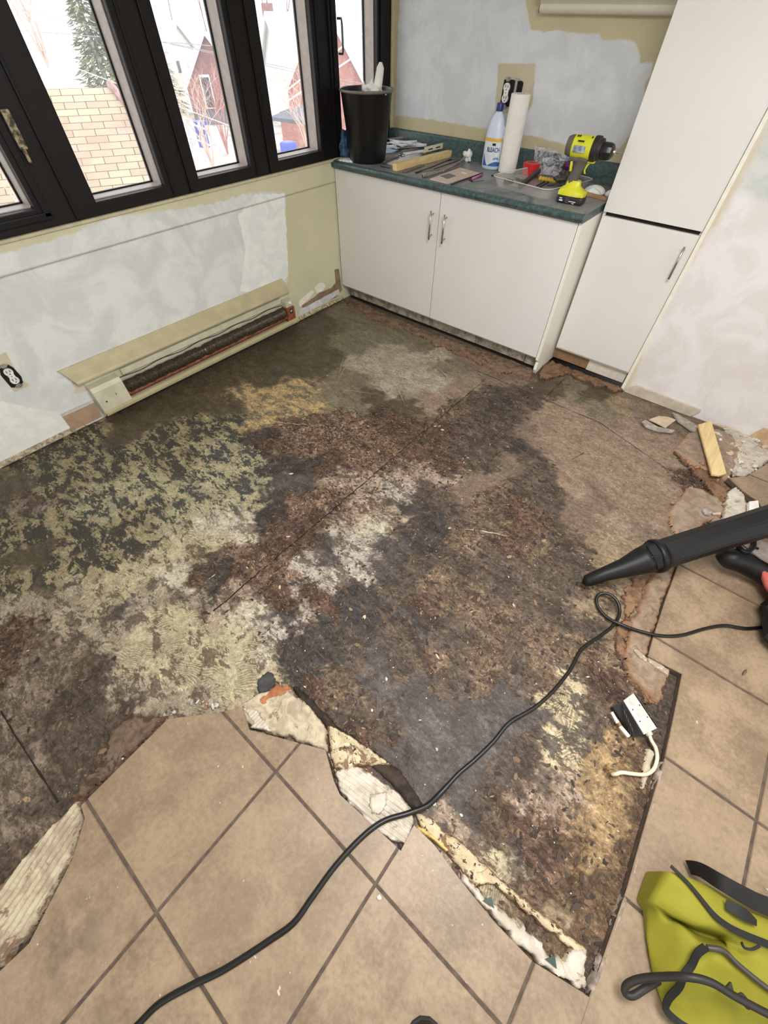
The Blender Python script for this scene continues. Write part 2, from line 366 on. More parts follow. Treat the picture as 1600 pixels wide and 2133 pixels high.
def chipv(vec, sx, sy):
    v = nt.nodes.new('ShaderNodeTexVoronoi'); v.voronoi_dimensions = '2D'; v.inputs['Scale'].default_value = 1
    lk(nt, mapping(nt, vec, (sx, sy, 1)), v.inputs['Vector']); s_ = nt.nodes.new('ShaderNodeSeparateColor'); lk(nt, v.outputs['Color'], s_.inputs[0])
    return s_.outputs[0], s_.outputs[1], v.outputs['Distance']
k1, k1b, kd = chipv(vr1, 16, 75); k2, k2b, kd2 = chipv(vr2, 38, 150)
cell_v = math_(nt, 'MULTIPLY', cell_v, math_(nt, 'ADD', math_(nt, 'MULTIPLY', k1, .50), .74))
cell_v = math_(nt, 'MULTIPLY', cell_v, math_(nt, 'ADD', math_(nt, 'MULTIPLY', k2, .36), .82))
fac = math_(nt, 'MULTIPLY', fac, cell_v)
tone = nt.nodes.new('ShaderNodeCombineColor')
for i in range(3): lk(nt, fac, tone.inputs[i])
rel_a = attr(nt, 'rel').outputs['Fac']
smo = math_(nt, 'ADD', math_(nt, 'MULTIPLY', rel_a, .8), .3, True)
c1 = mix(nt, smo, c0, mix(nt, 1.0, c0, tone.outputs[0], 'MULTIPLY'))
stk = sstep(nt, noise(nt, mapping(nt, P0, (5, 26, 1), (0, 0, 1.35)), 1.0, 6, .72, 1.2), .585, .64)
stk2 = sstep(nt, noise(nt, mapping(nt, P0, (30, 7, 1), (0, 0, .35)), 1.0, 6, .72, 1.2), .60, .65)
c1 = mix(nt, math_(nt, 'MULTIPLY', math_(nt, 'MULTIPLY', math_(nt, 'MAXIMUM', stk, stk2), rel_a), .62), c1, mix(nt, r1, S(150, 118, 80), S(120, 104, 88)))
stk3 = sstep(nt, noise(nt, mapping(nt, P0, (9, 30, 1), (0, 0, .8)), 1.0, 7, .75, 1.5), .56, .62)
c1 = mix(nt, math_(nt, 'MULTIPLY', math_(nt, 'MULTIPLY', stk3, rel_a), .55), c1, S(58, 45, 37))
# torn chips
nch = noise(nt, mapping(nt, vr2, (26, 95, 1)), 1.0, 4, .65, .5)
cth = math_(nt, 'SUBTRACT', .80, math_(nt, 'MULTIPLY', chips, .75))
cm = sstep(nt, nch, cth, math_(nt, 'ADD', cth, .02))
c2 = mix(nt, math_(nt, 'MULTIPLY', cm, .8), c1, mix(nt, r2b, S(186, 152, 116), S(190, 178, 160)))
dth = math_(nt, 'ADD', .17, math_(nt, 'MULTIPLY', rel_a, .20))
dk = sstep(nt, noise(nt, mapping(nt, vr1, (30, 80, 1)), 1.0, 5, .7, .4), dth, math_(nt, 'SUBTRACT', dth, .04))
c2 = mix(nt, math_(nt, 'MULTIPLY', dk, .75), c2, S(36, 27, 21))
# trowel ridges
vw = nt.nodes.new('ShaderNodeTexVoronoi'); vw.voronoi_dimensions = '2D'; vw.inputs['Scale'].default_value = 4.2
dv = nt.nodes.new('ShaderNodeVectorMath'); dv.operation = 'ADD'
nz = nt.nodes.new('ShaderNodeTexNoise'); nz.inputs['Scale'].default_value = 7; lk(nt, P0, nz.inputs['Vector'])
sc_ = nt.nodes.new('ShaderNodeVectorMath'); sc_.operation = 'SCALE'; sc_.inputs['Scale'].default_value = .12; lk(nt, nz.outputs['Color'], sc_.inputs[0])
lk(nt, P0, dv.inputs[0]); lk(nt, sc_.outputs[0], dv.inputs[1]); lk(nt, dv.outputs[0], vw.inputs['Vector'])
s3 = nt.nodes.new('ShaderNodeSeparateColor'); lk(nt, vw.outputs['Color'], s3.inputs[0])
vr = nt.nodes.new('ShaderNodeVectorRotate'); vr.rotation_type = 'Z_AXIS'; lk(nt, dv.outputs[0], vr.inputs['Vector'])
lk(nt, math_(nt, 'ADD', math_(nt, 'MULTIPLY', s3.outputs[0], 1.6), -.2), vr.inputs['Angle'])
wv = nt.nodes.new('ShaderNodeTexWave'); wv.inputs['Scale'].default_value = 36; wv.inputs['Distortion'].default_value = 1.6; wv.inputs['Detail'].default_value = 2; wv.inputs['Detail Scale'].default_value = 3
lk(nt, vr.outputs[0], wv.inputs['Vector'])
rm = math_(nt, 'MULTIPLY', ridge, sstep(nt, noise(nt, P0, 9, 4, .6), .44, .58))
rl = math_(nt, 'MULTIPLY', rm, sstep(nt, wv.outputs['Fac'], .62, .30))
c3 = mix(nt, math_(nt, 'MULTIPLY', rl, .6), c2, mix(nt, .5, B, S(120, 104, 80)))
# dust specks
sp = sstep(nt, noise(nt, P0, 160, 2, .5), .745, .77)
c4 = mix(nt, math_(nt, 'MULTIPLY', sp, .7), c3, S(225, 220, 208))
br_ = math_(nt, 'MULTIPLY', sstep(nt, noise(nt, mapping(nt, P0, (1, 1.6, 1), (0, 0, .5)), 30, 7, .72, .6), .50, .62), math_(nt, 'SUBTRACT', .42, math_(nt, 'MULTIPLY', ridge, .25)))
c4 = mix(nt, br_, c4, S(70, 56, 45))
mot = math_(nt, 'ADD', math_(nt, 'MULTIPLY', sstep(nt, noise(nt, P0, 85, 5, .75), .3, .7), .62), .69)
mc = nt.nodes.new('ShaderNodeCombineColor')
for i in range(3): lk(nt, mot, mc.inputs[i])
c5 = mix(nt, 1.0, c4, mc.outputs[0], 'MULTIPLY')
lk(nt, c5, bs.inputs['Base Color'])
lk(nt, math_(nt, 'ADD', rgh, math_(nt, 'MULTIPLY', math_(nt, 'SUBTRACT', noise(nt, P0, 8, 4), .5), .35), True), bs.inputs['Roughness'])
bs.inputs['Specular IOR Level'].default_value = 0.4
hh = math_(nt, 'ADD', math_(nt, 'MULTIPLY', fib, math_(nt, 'ADD', math_(nt, 'MULTIPLY', rel_a, 2.2), .12)), math_(nt, 'MULTIPLY', rl, -.35))
hh = math_(nt, 'ADD', hh, math_(nt, 'MULTIPLY', cm, .35))
hh = math_(nt, 'ADD', hh, math_(nt, 'MULTIPLY', math_(nt, 'ADD', math_(nt, 'MULTIPLY', k1b, .9), math_(nt, 'MULTIPLY', k2b, .45)), rel_a))
hh = math_(nt, 'SUBTRACT', hh, math_(nt, 'MULTIPLY', pm, .10))
bump(nt, hh, 1.0, .006, bs)
flo = np_mesh('floor', np.stack([x_, y_, Z], 1), gridfaces(nx, ny), m_floor, attrs=dict(colA=colA, colB=colB, prm=prm, rel=rel))
struct(flo)
fz = Z.reshape(nx, ny)
def floor_z(x, y):
    i = int(np.clip((x - X0) / ST_, 0, nx - 1)); j = int(np.clip((y - Y0) / ST_, 0, ny - 1)); return float(fz[i, j])
# sheet joints of the subfloor: narrow dark gaps
m_gap = M('joint_gap', S(30, 22, 17), .9)
def seam(p, q, wd=.003):
    p = Vector(p); q = Vector(q); n = int((q - p).length / .02); b = MB(); rows = []
    d = (q - p).normalized(); s_ = Vector((-d.y, d.x, 0))
    for i in range(n + 1):
        c = p.lerp(q, i / n); hw = wd * (.35 + .9 * float(vn(np.array(c.x * 30 + c.y * 30), np.array(1.0), 4)))
        z = max(floor_z(c.x, c.y), floor_z(c.x + .008, c.y + .008), floor_z(c.x - .008, c.y - .008)) + .0014
        off = s_ * float(fbm(np.array(c.x * 9), np.array(c.y * 9), 2)) * .006
        rows.append([Vector((c.x, c.y, z)) + off - s_ * hw, Vector((c.x, c.y, z)) + off + s_ * hw])
    return b.grid(rows).build('joint', m_gap, flo, norm=False)
seam((1.555, -2.42, 0), (1.545, -.25, 0)); seam((1.42, -.20, 0), (2.31, -.205, 0), .002); seam((2.31, -.205, 0), (2.74, -.36, 0), .002)
seam((1.945, -.2, 0), (1.95, .09, 0), .002); seam((1.30, -3.12, 0), (1.72, -3.11, 0), .003); seam((2.31, -.62, 0), (2.34, -.52, 0), .002)

m_scr = M('scratch_pale', S(190, 178, 150), .8)
def scratch(p, q, wd=.0016, bend=.0):
    P, Q = G(*p), G(*q); n = 10; s_ = Vector((-(Q - P).y, (Q - P).x, 0)).normalized(); rows = []
    for i in range(n + 1):
        t_ = i / n; c = P.lerp(Q, t_) + s_ * bend * math.sin(t_ * 3.14); c.z = floor_z(c.x, c.y) + .0016; h = wd * (.2 + math.sin(t_ * 3.1) * (.5 + .5 * random.random()))
        rows.append([c - s_ * h, c + s_ * h])
    MB().grid(rows).build('scratch', m_scr, flo, norm=False)
for p, q, wd, bd in (((712, 738), (822, 792), .0022, .01), ((822, 792), (845, 846), .0012, .0), ((700, 800), (735, 735), .0012, .0), ((738, 700), (800, 718), .0015, .006), ((842, 728), (872, 708), .0014, .004), ((800, 760), (850, 735), .001, .01), ((760, 690), (775, 712), .0012, 0), ((850, 760), (868, 790), .001, .006), ((906, 760), (944, 802), .0018, .01), ((925, 776), (948, 800), .001, .0), ((700, 810), (790, 822), .001, .004), ((790, 740), (812, 700), .001, 0), ((705, 790), (716, 742), .001, .004), ((430, 1210), (455, 1190), .002, .0), ((965, 1100), (1060, 1118), .003, .01), ((560, 875), (640, 882), .003, -.012)):
    scratch(p, q, wd, bd)

# ---------------------------------------------------------------- tiled floor
TZ = 0.030
def clip(poly, x0, x1, y0, y1):
    def cl(P, f, g):
        out = []
        for i in range(len(P)):
            a, b = P[i - 1], P[i]
            if f(b):
                if not f(a): out.append(g(a, b))
                out.append(b)
            elif f(a): out.append(g(a, b))
        return out
    def ix(v): return lambda a, b: (v, a[1] + (b[1] - a[1]) * (v - a[0]) / (b[0] - a[0]))
    def iy(v): return lambda a, b: (a[0] + (b[0] - a[0]) * (v - a[1]) / (b[1] - a[1]), v)
    P = list(poly)
    for f, g in ((lambda p: p[0] >= x0, ix(x0)), (lambda p: p[0] <= x1, ix(x1)), (lambda p: p[1] >= y0, iy(y0)), (lambda p: p[1] <= y1, iy(y1))):
        P = cl(P, f, g) if P else P
    return P
xl = [0.55, .958, 1.366, 1.775, 2.183, 2.597, 3.002, 3.385, 3.79, 4.2, 4.6, 5.0]
yl = [-4.8, -4.67, -4.26, -3.86, -3.45, -3.042, -2.627, -2.215, -1.795, -1.398, -.988, -.575, -.165, .222]
def px(*l): return [G2(a, b, TZ) for a, b in l]
front = px((60, 1965), (150, 1790), (176, 1705), (168, 1678), (268, 1578), (350, 1497), (455, 1484), (505, 1472), (520, 1520), (625, 1548), (678, 1562), (695, 1625), (708, 1655), (770, 1712), (835, 1772), (862, 1718), (905, 1760), (955, 1828), (1030, 1920), (1110, 2003), (1215, 2068), (1228, 2078))
front = [(1.55, -3.60)] + [G2(0, 2022, TZ)] + front + [(3.14, -4.75), (1.55, -4.75)]
right = px((1228, 2078), (1306, 1852), (1352, 1690), (1386, 1578), (1404, 1490), (1421, 1404), (1350, 1367), (1366, 1312), (1386, 1250), (1412, 1180), (1440, 1108), (1470, 1100), (1490, 1075), (1540, 1098), (1600, 1075))
right = [(3.14, -4.75)] + right + [(3.40, -.50), (3.42, .20), (4.95, .20), (4.95, -4.75)]
back = px((1518, 995), (1556, 992), (1600, 965), (1640, 950), (1640, 1040), (1590, 1060), (1580, 1045), (1548, 1022))
m_tile, nt, bs = new_mat('beige_ceramic_tile')
P0 = geo(nt); rn = attr(nt, 'rnd').outputs['Fac']
n1_ = noise(nt, P0, 7, 6, .6, .4); n2_ = noise(nt, P0, 70, 5, .7); n3_ = noise(nt, P0, 2.2, 3)
t = mix(nt, sstep(nt, math_(nt, 'ADD', math_(nt, 'MULTIPLY', n1_, .6), math_(nt, 'MULTIPLY', n2_, .4)), .36, .64), S(121, 103, 83), S(159, 138, 113))
t = mix(nt, math_(nt, 'MULTIPLY', sstep(nt, rn, 0, 1), .25), t, S(150, 130, 108))
stn = sstep(nt, noise(nt, mapping(nt, P0, (1.2, 1, 1)), 3.1, 5, .6, .3), .60, .72)
t = mix(nt, math_(nt, 'MULTIPLY', stn, .35), t, S(120, 100, 80))
# grey smear at the left foreground tile
smx, smy = G2(150, 1960, TZ)
vd = nt.nodes.new('ShaderNodeVectorMath'); vd.operation = 'DISTANCE'; lk(nt, P0, vd.inputs[0]); vd.inputs[1].default_value = (smx, smy, TZ)
sm = math_(nt, 'MULTIPLY', sstep(nt, vd.outputs['Value'], .14, .01), sstep(nt, noise(nt, P0, 18, 4), .42, .60))
t = mix(nt, math_(nt, 'MULTIPLY', sm, .55), t, S(96, 84, 76))
wsp = sstep(nt, noise(nt, mapping(nt, P0, (1, 1, 1)), 46, 3, .5), .74, .77)
t = mix(nt, math_(nt, 'MULTIPLY', wsp, .55), t, S(232, 226, 214))
lk(nt, t, bs.inputs['Base Color']); bs.inputs['Roughness'].default_value = .42
bump(nt, n2_, .25, .0015, bs)
mg = M('grout', S(100, 86, 75), .85, var=.15, scale=40, bmp=.4)
def tiles(poly, name, xl=xl):
    b = bmesh.new(); lay = b.verts.layers.float.new('rnd'); g = .0045
    for i in range(len(xl) - 1):
        for j in range(len(yl) - 1):
            P = clip(poly, xl[i] + g, xl[i + 1] - g, yl[j] + g, yl[j + 1] - g)
            Q = []
            for p in P:
                if not Q or (Vector(p) - Vector(Q[-1])).length > .002: Q.append(p)
            if len(Q) < 3: continue
            r = random.random()
            a = [b.verts.new((p[0], p[1], TZ)) for p in Q]; c = [b.verts.new((p[0], p[1], TZ - .009)) for p in Q]
            for v in a + c: v[lay] = r
            try:
                f = b.faces.new(a); b.faces.new(c[::-1])
                for k in range(len(a)): b.faces.new((a[k], c[k], c[(k + 1) % len(a)], a[(k + 1) % len(a)]))
                if f.normal.z < 0: pass
            except ValueError: pass
    bmesh.ops.recalc_face_normals(b, faces=b.faces)
    es = [e for e in b.edges if all(v.co.z > TZ - .001 for v in e.verts)]
    bmesh.ops.bevel(b, geom=es, offset=.0016, segments=2, affect='EDGES')
    me = bpy.data.meshes.new(name); b.to_mesh(me); b.free(); me.materials.append(m_tile)
    o = bpy.data.objects.new(name, me); COL.objects.link(o); return o
random.seed(11)
for i, poly in enumerate((front, right, back)):
    o = struct(tiles(poly, 'tiled_floor', xl if i == 0 else [x for x in xl if abs(x - 3.002) > .01]))
    MB().poly([(p[0], p[1], TZ - .0035) for p in poly], .026).build('grout_bed', mg, o)
# raised grey line of old grout along the cut right edge
gr_pts = px((1228, 2076), (1262, 1975), (1306, 1852), (1340, 1740), (1384, 1583), (1400, 1500))
# ---------------------------------------------------------------- walls with paint patches
def wall_mat(name, base, layers, tex=.25, rough=.85, cracks=False):
    m, nt, bs = new_mat(name); P = geo(nt)
    col = mix(nt, sstep(nt, noise(nt, P, 3, 4), .4, .6), base, tuple(x * .93 for x in base[:3]) + (1,))
    for i, (c, c2, amp, soft) in enumerate(layers):
        a = attr(nt, 'L%d' % i).outputs['Fac']
        n = math_(nt, 'SUBTRACT', math_(nt, 'ADD', math_(nt, 'MULTIPLY', noise(nt, P, 22, 5, .65), .7), math_(nt, 'MULTIPLY', noise(nt, P, 6, 2), .3)), .5)
        v = math_(nt, 'ADD', a, math_(nt, 'MULTIPLY', n, amp))
        cc = mix(nt, sstep(nt, noise(nt, P, 5 + 2 * i, 5, .65, .7), .38, .62), c, c2)
        col = mix(nt, sstep(nt, v, -soft, soft), col, cc)
    lk(nt, col, bs.inputs['Base Color']); bs.inputs['Roughness'].default_value = rough
    h = math_(nt, 'ADD', noise(nt, P, 150, 3), math_(nt, 'MULTIPLY', noise(nt, P, 12, 4, .6), 1.2))
    bump(nt, h, tex, .002, bs); return m
def wall_grid(name, fn, us, vs, attrs, mat):
    U, Vv = np.meshgrid(us, vs, indexing='ij')
    Pn = fn(U.ravel(), Vv.ravel()); A_ = {k: f(U.ravel(), Vv.ravel()) for k, f in attrs.items()}
    return struct(np_mesh(name, Pn, gridfaces(len(us), len(vs)), mat, attrs=A_))
def lw(*l): return [tuple(at(a, b, 0, 0)[1:3]) for a, b in l]        # (y, z) on the left wall
def bwl(*l): return [tuple(at(a, b, .625, 1)[[0, 2]]) for a, b in l]
def rw(*l): return [tuple(at(a, b, .222, 1)[[0, 2]]) for a, b in l]
CREAM = S(208, 204, 172)
WB, WT = .915, 2.25                         # window opening of the left wall
prim = [(-4.8, -.1), (-2.7, -.1)] + lw((170, 905), (240, 850), (330, 770), (460, 705), (540, 660), (596, 610), (600, 560), (590, 480), (596, 410), (570, 398), (500, 405), (440, 425), (330, 440), (230, 452), (110, 500), (0, 528)) + [(-4.8, .80)]
white1 = [(-4.8, -.1), (-2.7, -.1)] + lw((170, 905), (120, 858), (60, 850), (0, 835)) + [(-4.8, .2)]
white2 = lw((496, 450), (530, 405), (592, 402), (598, 500), (600, 570), (580, 605), (500, 610), (512, 520))
white3 = lw((215, 770), (420, 660), (560, 598), (500, 620), (300, 720), (180, 760), (120, 800), (170, 800))
creamb = lw((12, 733), (42, 790), (64, 802), (30, 818), (5, 778), (-12, 745))
creamc = lw((150, 800), (160, 812), (148, 822), (180, 815), (195, 800), (170, 780), (152, 783))
brown1 = lw((668, 608), (690, 600), (699, 588), (696, 560), (706, 560), (713, 605), (700, 620), (640, 640), (625, 640))
whiteb = lw((624, 646), (706, 602), (708, 612), (625, 660))
blob1 = lw((655, 600), (664, 590), (672, 588), (679, 595), (672, 607), (660, 610))
blob2 = lw((622, 628), (640, 612), (650, 604), (655, 608), (640, 626), (624, 640))
m_lw = wall_mat('patched_plaster', CREAM, [(S(224, 226, 223), S(208, 211, 209), .05, .006), (S(238, 238, 232), S(226, 227, 222), .05, .008),
    (S(238, 240, 236), S(226, 230, 226), .05, .005), (S(236, 240, 240), S(220, 225, 224), .14, .02), (S(196, 190, 158), S(206, 198, 178), .01, .003),
    (S(150, 126, 98), S(128, 104, 78), .03, .003), (S(222, 220, 226), S(200, 196, 196), .015, .003), (S(240, 236, 226), S(230, 226, 214), .01, .003)])
sL = {'L0': lambda u, v: sdf(u, v, prim), 'L1': lambda u, v: sdf(u, v, white1), 'L2': lambda u, v: sdf(u, v, white2), 'L3': lambda u, v: sdf(u, v, white3),
      'L4': lambda u, v: np.maximum(sdf(u, v, creamb), sdf(u, v, creamc)), 'L5': lambda u, v: sdf(u, v, brown1), 'L6': lambda u, v: sdf(u, v, whiteb),
      'L7': lambda u, v: np.maximum(sdf(u, v, blob1), sdf(u, v, blob2))}
def lwf(u, v): return np.stack([np.where((v > .79) & (u < .005), .006, 0) + 0 * u, u, v], 1)
us = np.r_[np.arange(-4.8, -2.7, .15), np.arange(-2.7, .0, .012), np.arange(0, .64, .06), .625]
vs = np.r_[-.03, np.arange(0, .79, .012), .790, .7905, np.arange(.80, WB, .012), WB]
wl = wall_grid('wall_left', lwf, us, vs, sL, m_lw)
mw = M('cream_wall_paint', CREAM, .8, var=.03, scale=4, bmp=.2)
MB().box((-.18, -4.8, WT), (0, .8, 2.5)).build('wall_left_header', mw, wl)
MB().box((-.18, -4.8, -.05), (-.001, -2.32, 2.5)).build('wall_left_pier', mw, wl)
MB().box((-.18, .645, .8), (0.004, .8, 2.5)).build('wall_left_return', mw, wl)
MB().box((-.17, -4.8, -.05), (-.002, .8, WB)).build('wall_left_core', mw, wl)
MB().box((-.002, -2.35, WB - .012), (.016, .0, WB), .002).build('wall_left_cap', M('cap_cream', S(198, 190, 160), .6), wl)
# back wall behind the worktop
pb = bwl((832, 0), (824, 240), (900, 250), (1010, 268), (1120, 285), (1180, 300), (1290, 310), (1340, 240), (1345, 175), (1356, 158), (1360, 131), (1335, 131), (1332, 108), (1325, 84), (1258, 82), (1250, 70), (1130, 64), (1108, 60), (1100, 30), (1095, 0))
pb = [(pb[0][0], 2.2)] + pb + [(pb[-1][0], 2.2)]
cb = bwl((1038, 132), (1116, 133), (1110, 215), (1100, 232), (1030, 240), (1034, 190))
def bwf(u, v): return np.stack([u, .625 + 0 * u, v], 1)
m_bw = wall_mat('primed_back_wall', S(196, 186, 152), [(S(216, 219, 221), S(204, 207, 210), .045, .006), (S(190, 180, 150), S(196, 188, 162), .02, .004)])
wall_grid('wall_back', bwf, np.arange(-.02, 1.84, .0125), np.r_[.6, np.arange(.9, 1.62, .0125), np.arange(1.65, 2.5, .1), 2.5],
          {'L0': lambda u, v: sdf(u, v, pb), 'L1': lambda u, v: sdf(u, v, cb)}, m_bw)
MB().box((-.02, .626, -.05), (1.9, .8, 2.5)).build('wall_back_core', mw, bpy.data.objects['wall_back'])
# thin brass-coloured edge where the window frame meets the back wall
struct(MB().box((.004, .600, 1.01), (.016, .624, 2.5), .002).build('trim_1', M('edge_trim', S(196, 188, 150), .5)))
# wall right of the tall cabinet
pw1 = rw((1312, 806), (1330, 770), (1350, 700), (1400, 600), (1470, 500), (1600, 300), (1800, 100)) + [(3.4, 2.6), (6, 2.6), (6, -.1), (2.4, -.1)]
g1 = rw((1545, 390), (1600, 260), (1660, 260), (1660, 420), (1570, 420))
b1 = rw((1450, 880), (1520, 888), (1535, 896), (1495, 915), (1440, 900))
m_rw = wall_mat('primed_wall', S(212, 202, 180), [(S(228, 224, 224), S(218, 212, 210), .06, .02), (S(196, 200, 196), S(210, 212, 210), .12, .03), (S(204, 172, 132), S(222, 206, 186), .05, .01)])
def rwf(u, v): return np.stack([u, .222 + 0 * u, v], 1)
wr = wall_grid('wall_right', rwf, np.r_[np.arange(2.298, 3.5, .0125), np.arange(3.55, 5.2, .15), 5.15], np.r_[-.03, np.arange(0, 1.7, .0125), np.arange(1.75, 2.5, .1), 2.5],
          {'L0': lambda u, v: sdf(u, v, pw1), 'L1': lambda u, v: sdf(u, v, g1), 'L2': lambda u, v: sdf(u, v, b1)}, m_rw)
MB().box((2.298, .223, -.05), (5.15, .40, 2.5)).build('wall_right_core', mw, wr)
# putty dabs and rough bottom edge on the right wall
dab = M('putty', S(236, 232, 228), .8, var=.04, bmp=.4)
for (a, b_), r in (((1325, 800), .02), ((1345, 785), .012), ((1370, 560), .008)): pass
# the side of the room behind the camera: walls with window openings, ceiling
def holed(name, lo, hi, hole, axis):
    b = MB(); (a0, z0), (a1, z1) = hole
    def bx(p0, p1, q0, q1):
        if axis == 'x': b.box((lo[0], p0, q0), (hi[0], p1, q1))
        else: b.box((p0, lo[1], q0), (p1, hi[1], q1))
    A0, A1 = (lo[1], hi[1]) if axis == 'x' else (lo[0], hi[0])
    bx(A0, a0, lo[2], hi[2]); bx(a1, A1, lo[2], hi[2]); bx(a0, a1, lo[2], z0); bx(a0, a1, z1, hi[2])
    return struct(b.build(name, mw))
holed('wall_rear', (-.2, -4.95, -.05), (5.2, -4.8, 2.5), ((1.3, .7), (3.9, 2.2)), 'y')
holed('wall_side', (5.0, -4.8, -.05), (5.15, .3, 2.5), ((-3.4, .7), (-1.0, 2.2)), 'x')
struct(MB().box((-.2, -4.95, 2.45), (5.2, .8, 2.55)).build('ceiling', M('ceiling_paint', S(235, 233, 226), .9)))
struct(MB().box((-.2, -4.95, -.12), (5.2, .8, -.062)).build('floor_base', M('joist_dark', S(60, 46, 34), .9)))
cl = thing('fill_lamp', 'unseen square white lamp on the ceiling, added as fill light for the room', 'lamp', (2.7, -1.9, 2.45))  # unseen fixture added to go with the fill light
MB().box((2.2, -2.4, 2.40), (3.2, -1.4, 2.45), .01).build('housing', M('white_plastic', S(236, 236, 232), .4), cl)

# ---------------------------------------------------------------- windows
m_blk = M('black_window_frame', S(22, 18, 19), .5, spec=.3, var=.1, scale=8)
m_blk2 = M('black_sash', S(16, 14, 15), .5, spec=.3)
m_stop = M('grey_glazing_stop', S(158, 148, 142), .5)
m_gl, nt, bs = new_mat('window_glass')
tr = nt.nodes.new('ShaderNodeBsdfTransparent'); gls = nt.nodes.new('ShaderNodeBsdfGlossy'); gls.inputs['Roughness'].default_value = .02
tl = nt.nodes.new('ShaderNodeBsdfTranslucent'); mz = nt.nodes.new('ShaderNodeMixShader'); mz.inputs[0].default_value = .06; lk(nt, tr.outputs[0], mz.inputs[1]); lk(nt, tl.outputs[0], mz.inputs[2])   # translucent share puts a pale veiling haze into the glass
mx = nt.nodes.new('ShaderNodeMixShader'); mx.inputs[0].default_value = .04; lk(nt, mz.outputs[0], mx.inputs[1]); lk(nt, gls.outputs[0], mx.inputs[2])
lk(nt, mx.outputs[0], nt.nodes['Material Output'].inputs['Surface'])
XF, XG = .002, -.052                       # front of the frame, glass
panes = [(-2.28, -1.86, 1), (-1.60, -1.235, 2), (-1.035, -.675, 2), (-.468, -.10, 2), (.105, .47, 3)]
fy = [-2.30, -1.715, -1.10, -.545, .03, .635]
for i, (a, b_, kind) in enumerate(panes):
    y0, y1 = fy[i], fy[i + 1]
    wn = thing('window_%d' % (i + 1), None, None, (0, (y0 + y1) / 2, WB)); struct(wn)
    gz0, gz1 = .968, 2.17
    if kind == 1: gz0 = .99
    fb = MB()
    rev = 0.0
    fb.box((-.12, y0, WB), (XF, y0 + (a - y0), WT), .004); fb.box((-.12, b_ , WB), (XF, y1, WT), .004)
    fb.box((-.12, a - .002, WB), (XF, b_ + .002, gz0), .004); fb.box((-.12, a - .002, gz1), (XF, b_ + .002, WT), .004)
    fb.build('window_frame', m_blk, wn)
    # moulding lines of the mullions
    g = MB()
    if i: g.box((XF - .002, y0 - .004, WB + .006), (XF + .012, y0 + .010, WT), .003)
    if kind != 2:
        g.box((XF, a - .05, gz0 - .035), (XF + .010, a - .018, WT), .003); g.box((XF, b_ + .022, gz0 - .035), (XF + .010, b_ + .05, WT), .003)
        g.box((XF, a - .05, gz0 - .045), (XF + .010, b_ + .05, gz0 - .018), .003)
    else:
        g.box((XF, b_ + .03, WB + .006), (XF + .006, b_ + .045, WT), .002)
    g.build('sash', m_blk2, wn)
    s = MB(); e = .020
    s.box((-.12, b_ - .004, gz0), (-.030, b_ + .0, gz1)); s.box((-.12, a, gz0), (-.030, a + .004, gz1)); s.box((-.12, a, gz0), (-.030, b_, gz0 + .004))
    s.build('glazing_stop', m_stop, wn)
    s = MB()
    s.box((-.118, b_ - .012, gz0), (-.106, b_ - .004, gz1)); s.box((-.118, a, gz0), (-.106, b_, gz0 + .010))
    s.build('gasket', m_blk2, wn)
    MB().box((-.113, a, gz0), (-.110, b_, gz1)).build('pane', m_gl, wn)
    if i == 0:
        lt = MB(); lt.box((XF + .004, -1.805, 1.18), (XF + .022, -1.775, 1.30), .005); lt.box((XF + .012, -1.80, 1.14), (XF + .03, -1.788, 1.19), .004)
        lt.build('latch', M('pale_worn_metal', S(176, 160, 134), .45, .3, var=.35, scale=60), wn)
    if i == 4:
        h = MB(); h.tube([(XF + .005, .105, 1.52), (XF + .03, .112, 1.52), (XF + .034, .112, 1.5), (XF + .034, .112, 1.40), (XF + .03, .112, 1.385), (XF + .005, .105, 1.385)], .006, 8)
        h.build('handle', M('dark_handle', S(70, 66, 64), .4), wn)
struct(MB().box((-.12, .634, WB), (XF + .01, .645, WT)).build('trim_2', m_blk))

# ---------------------------------------------------------------- baseboards and loose wall tiles
mbt = M('brown_baseboard_tile', S(176, 148, 122), .5, var=.06, scale=25)
mcr = M('chipped_plaster_edge', S(196, 180, 152), .9, var=.25, scale=60, bmp=.5)
b = MB(); ys = np.arange(-3.4, -2.16, .02)
b.grid([[(.001, y, .0), (.010 + .004 * random.random(), y, .006), (.006, y, .016 + .01 * random.random()), (.001, y, .03)] for y in ys])
struct(b.build('baseboard_left', mcr))
q = lw((140, 875), (186, 822), (221, 870), (150, 903))
struct(MB().poly([(.009, -2.262, .012), (.009, -2.092, .012), (.009, -2.084, .105), (.009, -2.262, .108)], .009, (-1, 0, 0)).build('baseboard_left', mbt))
MB().poly([(.010, -2.262, .110), (.010, -2.084, .107), (.010, -2.084, .122), (.010, -2.262, .125)], .010, (-1, 0, 0)).build('caulk_strip', M('caulk', S(206, 200, 196), .7, var=.08), bpy.data.objects['baseboard_left.001'])
b = MB(); ys = np.arange(-.55, -.0, .014)
b.grid([[(.001, y, .0), (.016 + .008 * random.random(), y, .006 + .004 * random.random()), (.010 + .005 * random.random(), y, .016 + .006 * random.random()), (.001, y, .026 + .006 * random.random())] for y in ys])
struct(b.build('baseboard_left', mcr))
b = MB(); b.poly([(2.31, .218, .0), (2.71, .218, .0), (2.74, .218, .05), (2.735, .218, .058), (2.36, .218, .062), (2.32, .218, .03)], .012, (0, -1, 0))
struct(b.build('baseboard_right', M('pale_tile_strip', S(206, 194, 176), .6, var=.08, scale=20, bmp=.3)))
b = MB(); b.poly([(3.02, .218, .0), (3.5, .218, .0), (3.5, .218, .085), (3.05, .218, .085)], .012, (0, -1, 0))
struct(b.build('baseboard_right', M('tan_tile_strip', S(206, 172, 134), .6, var=.08)))

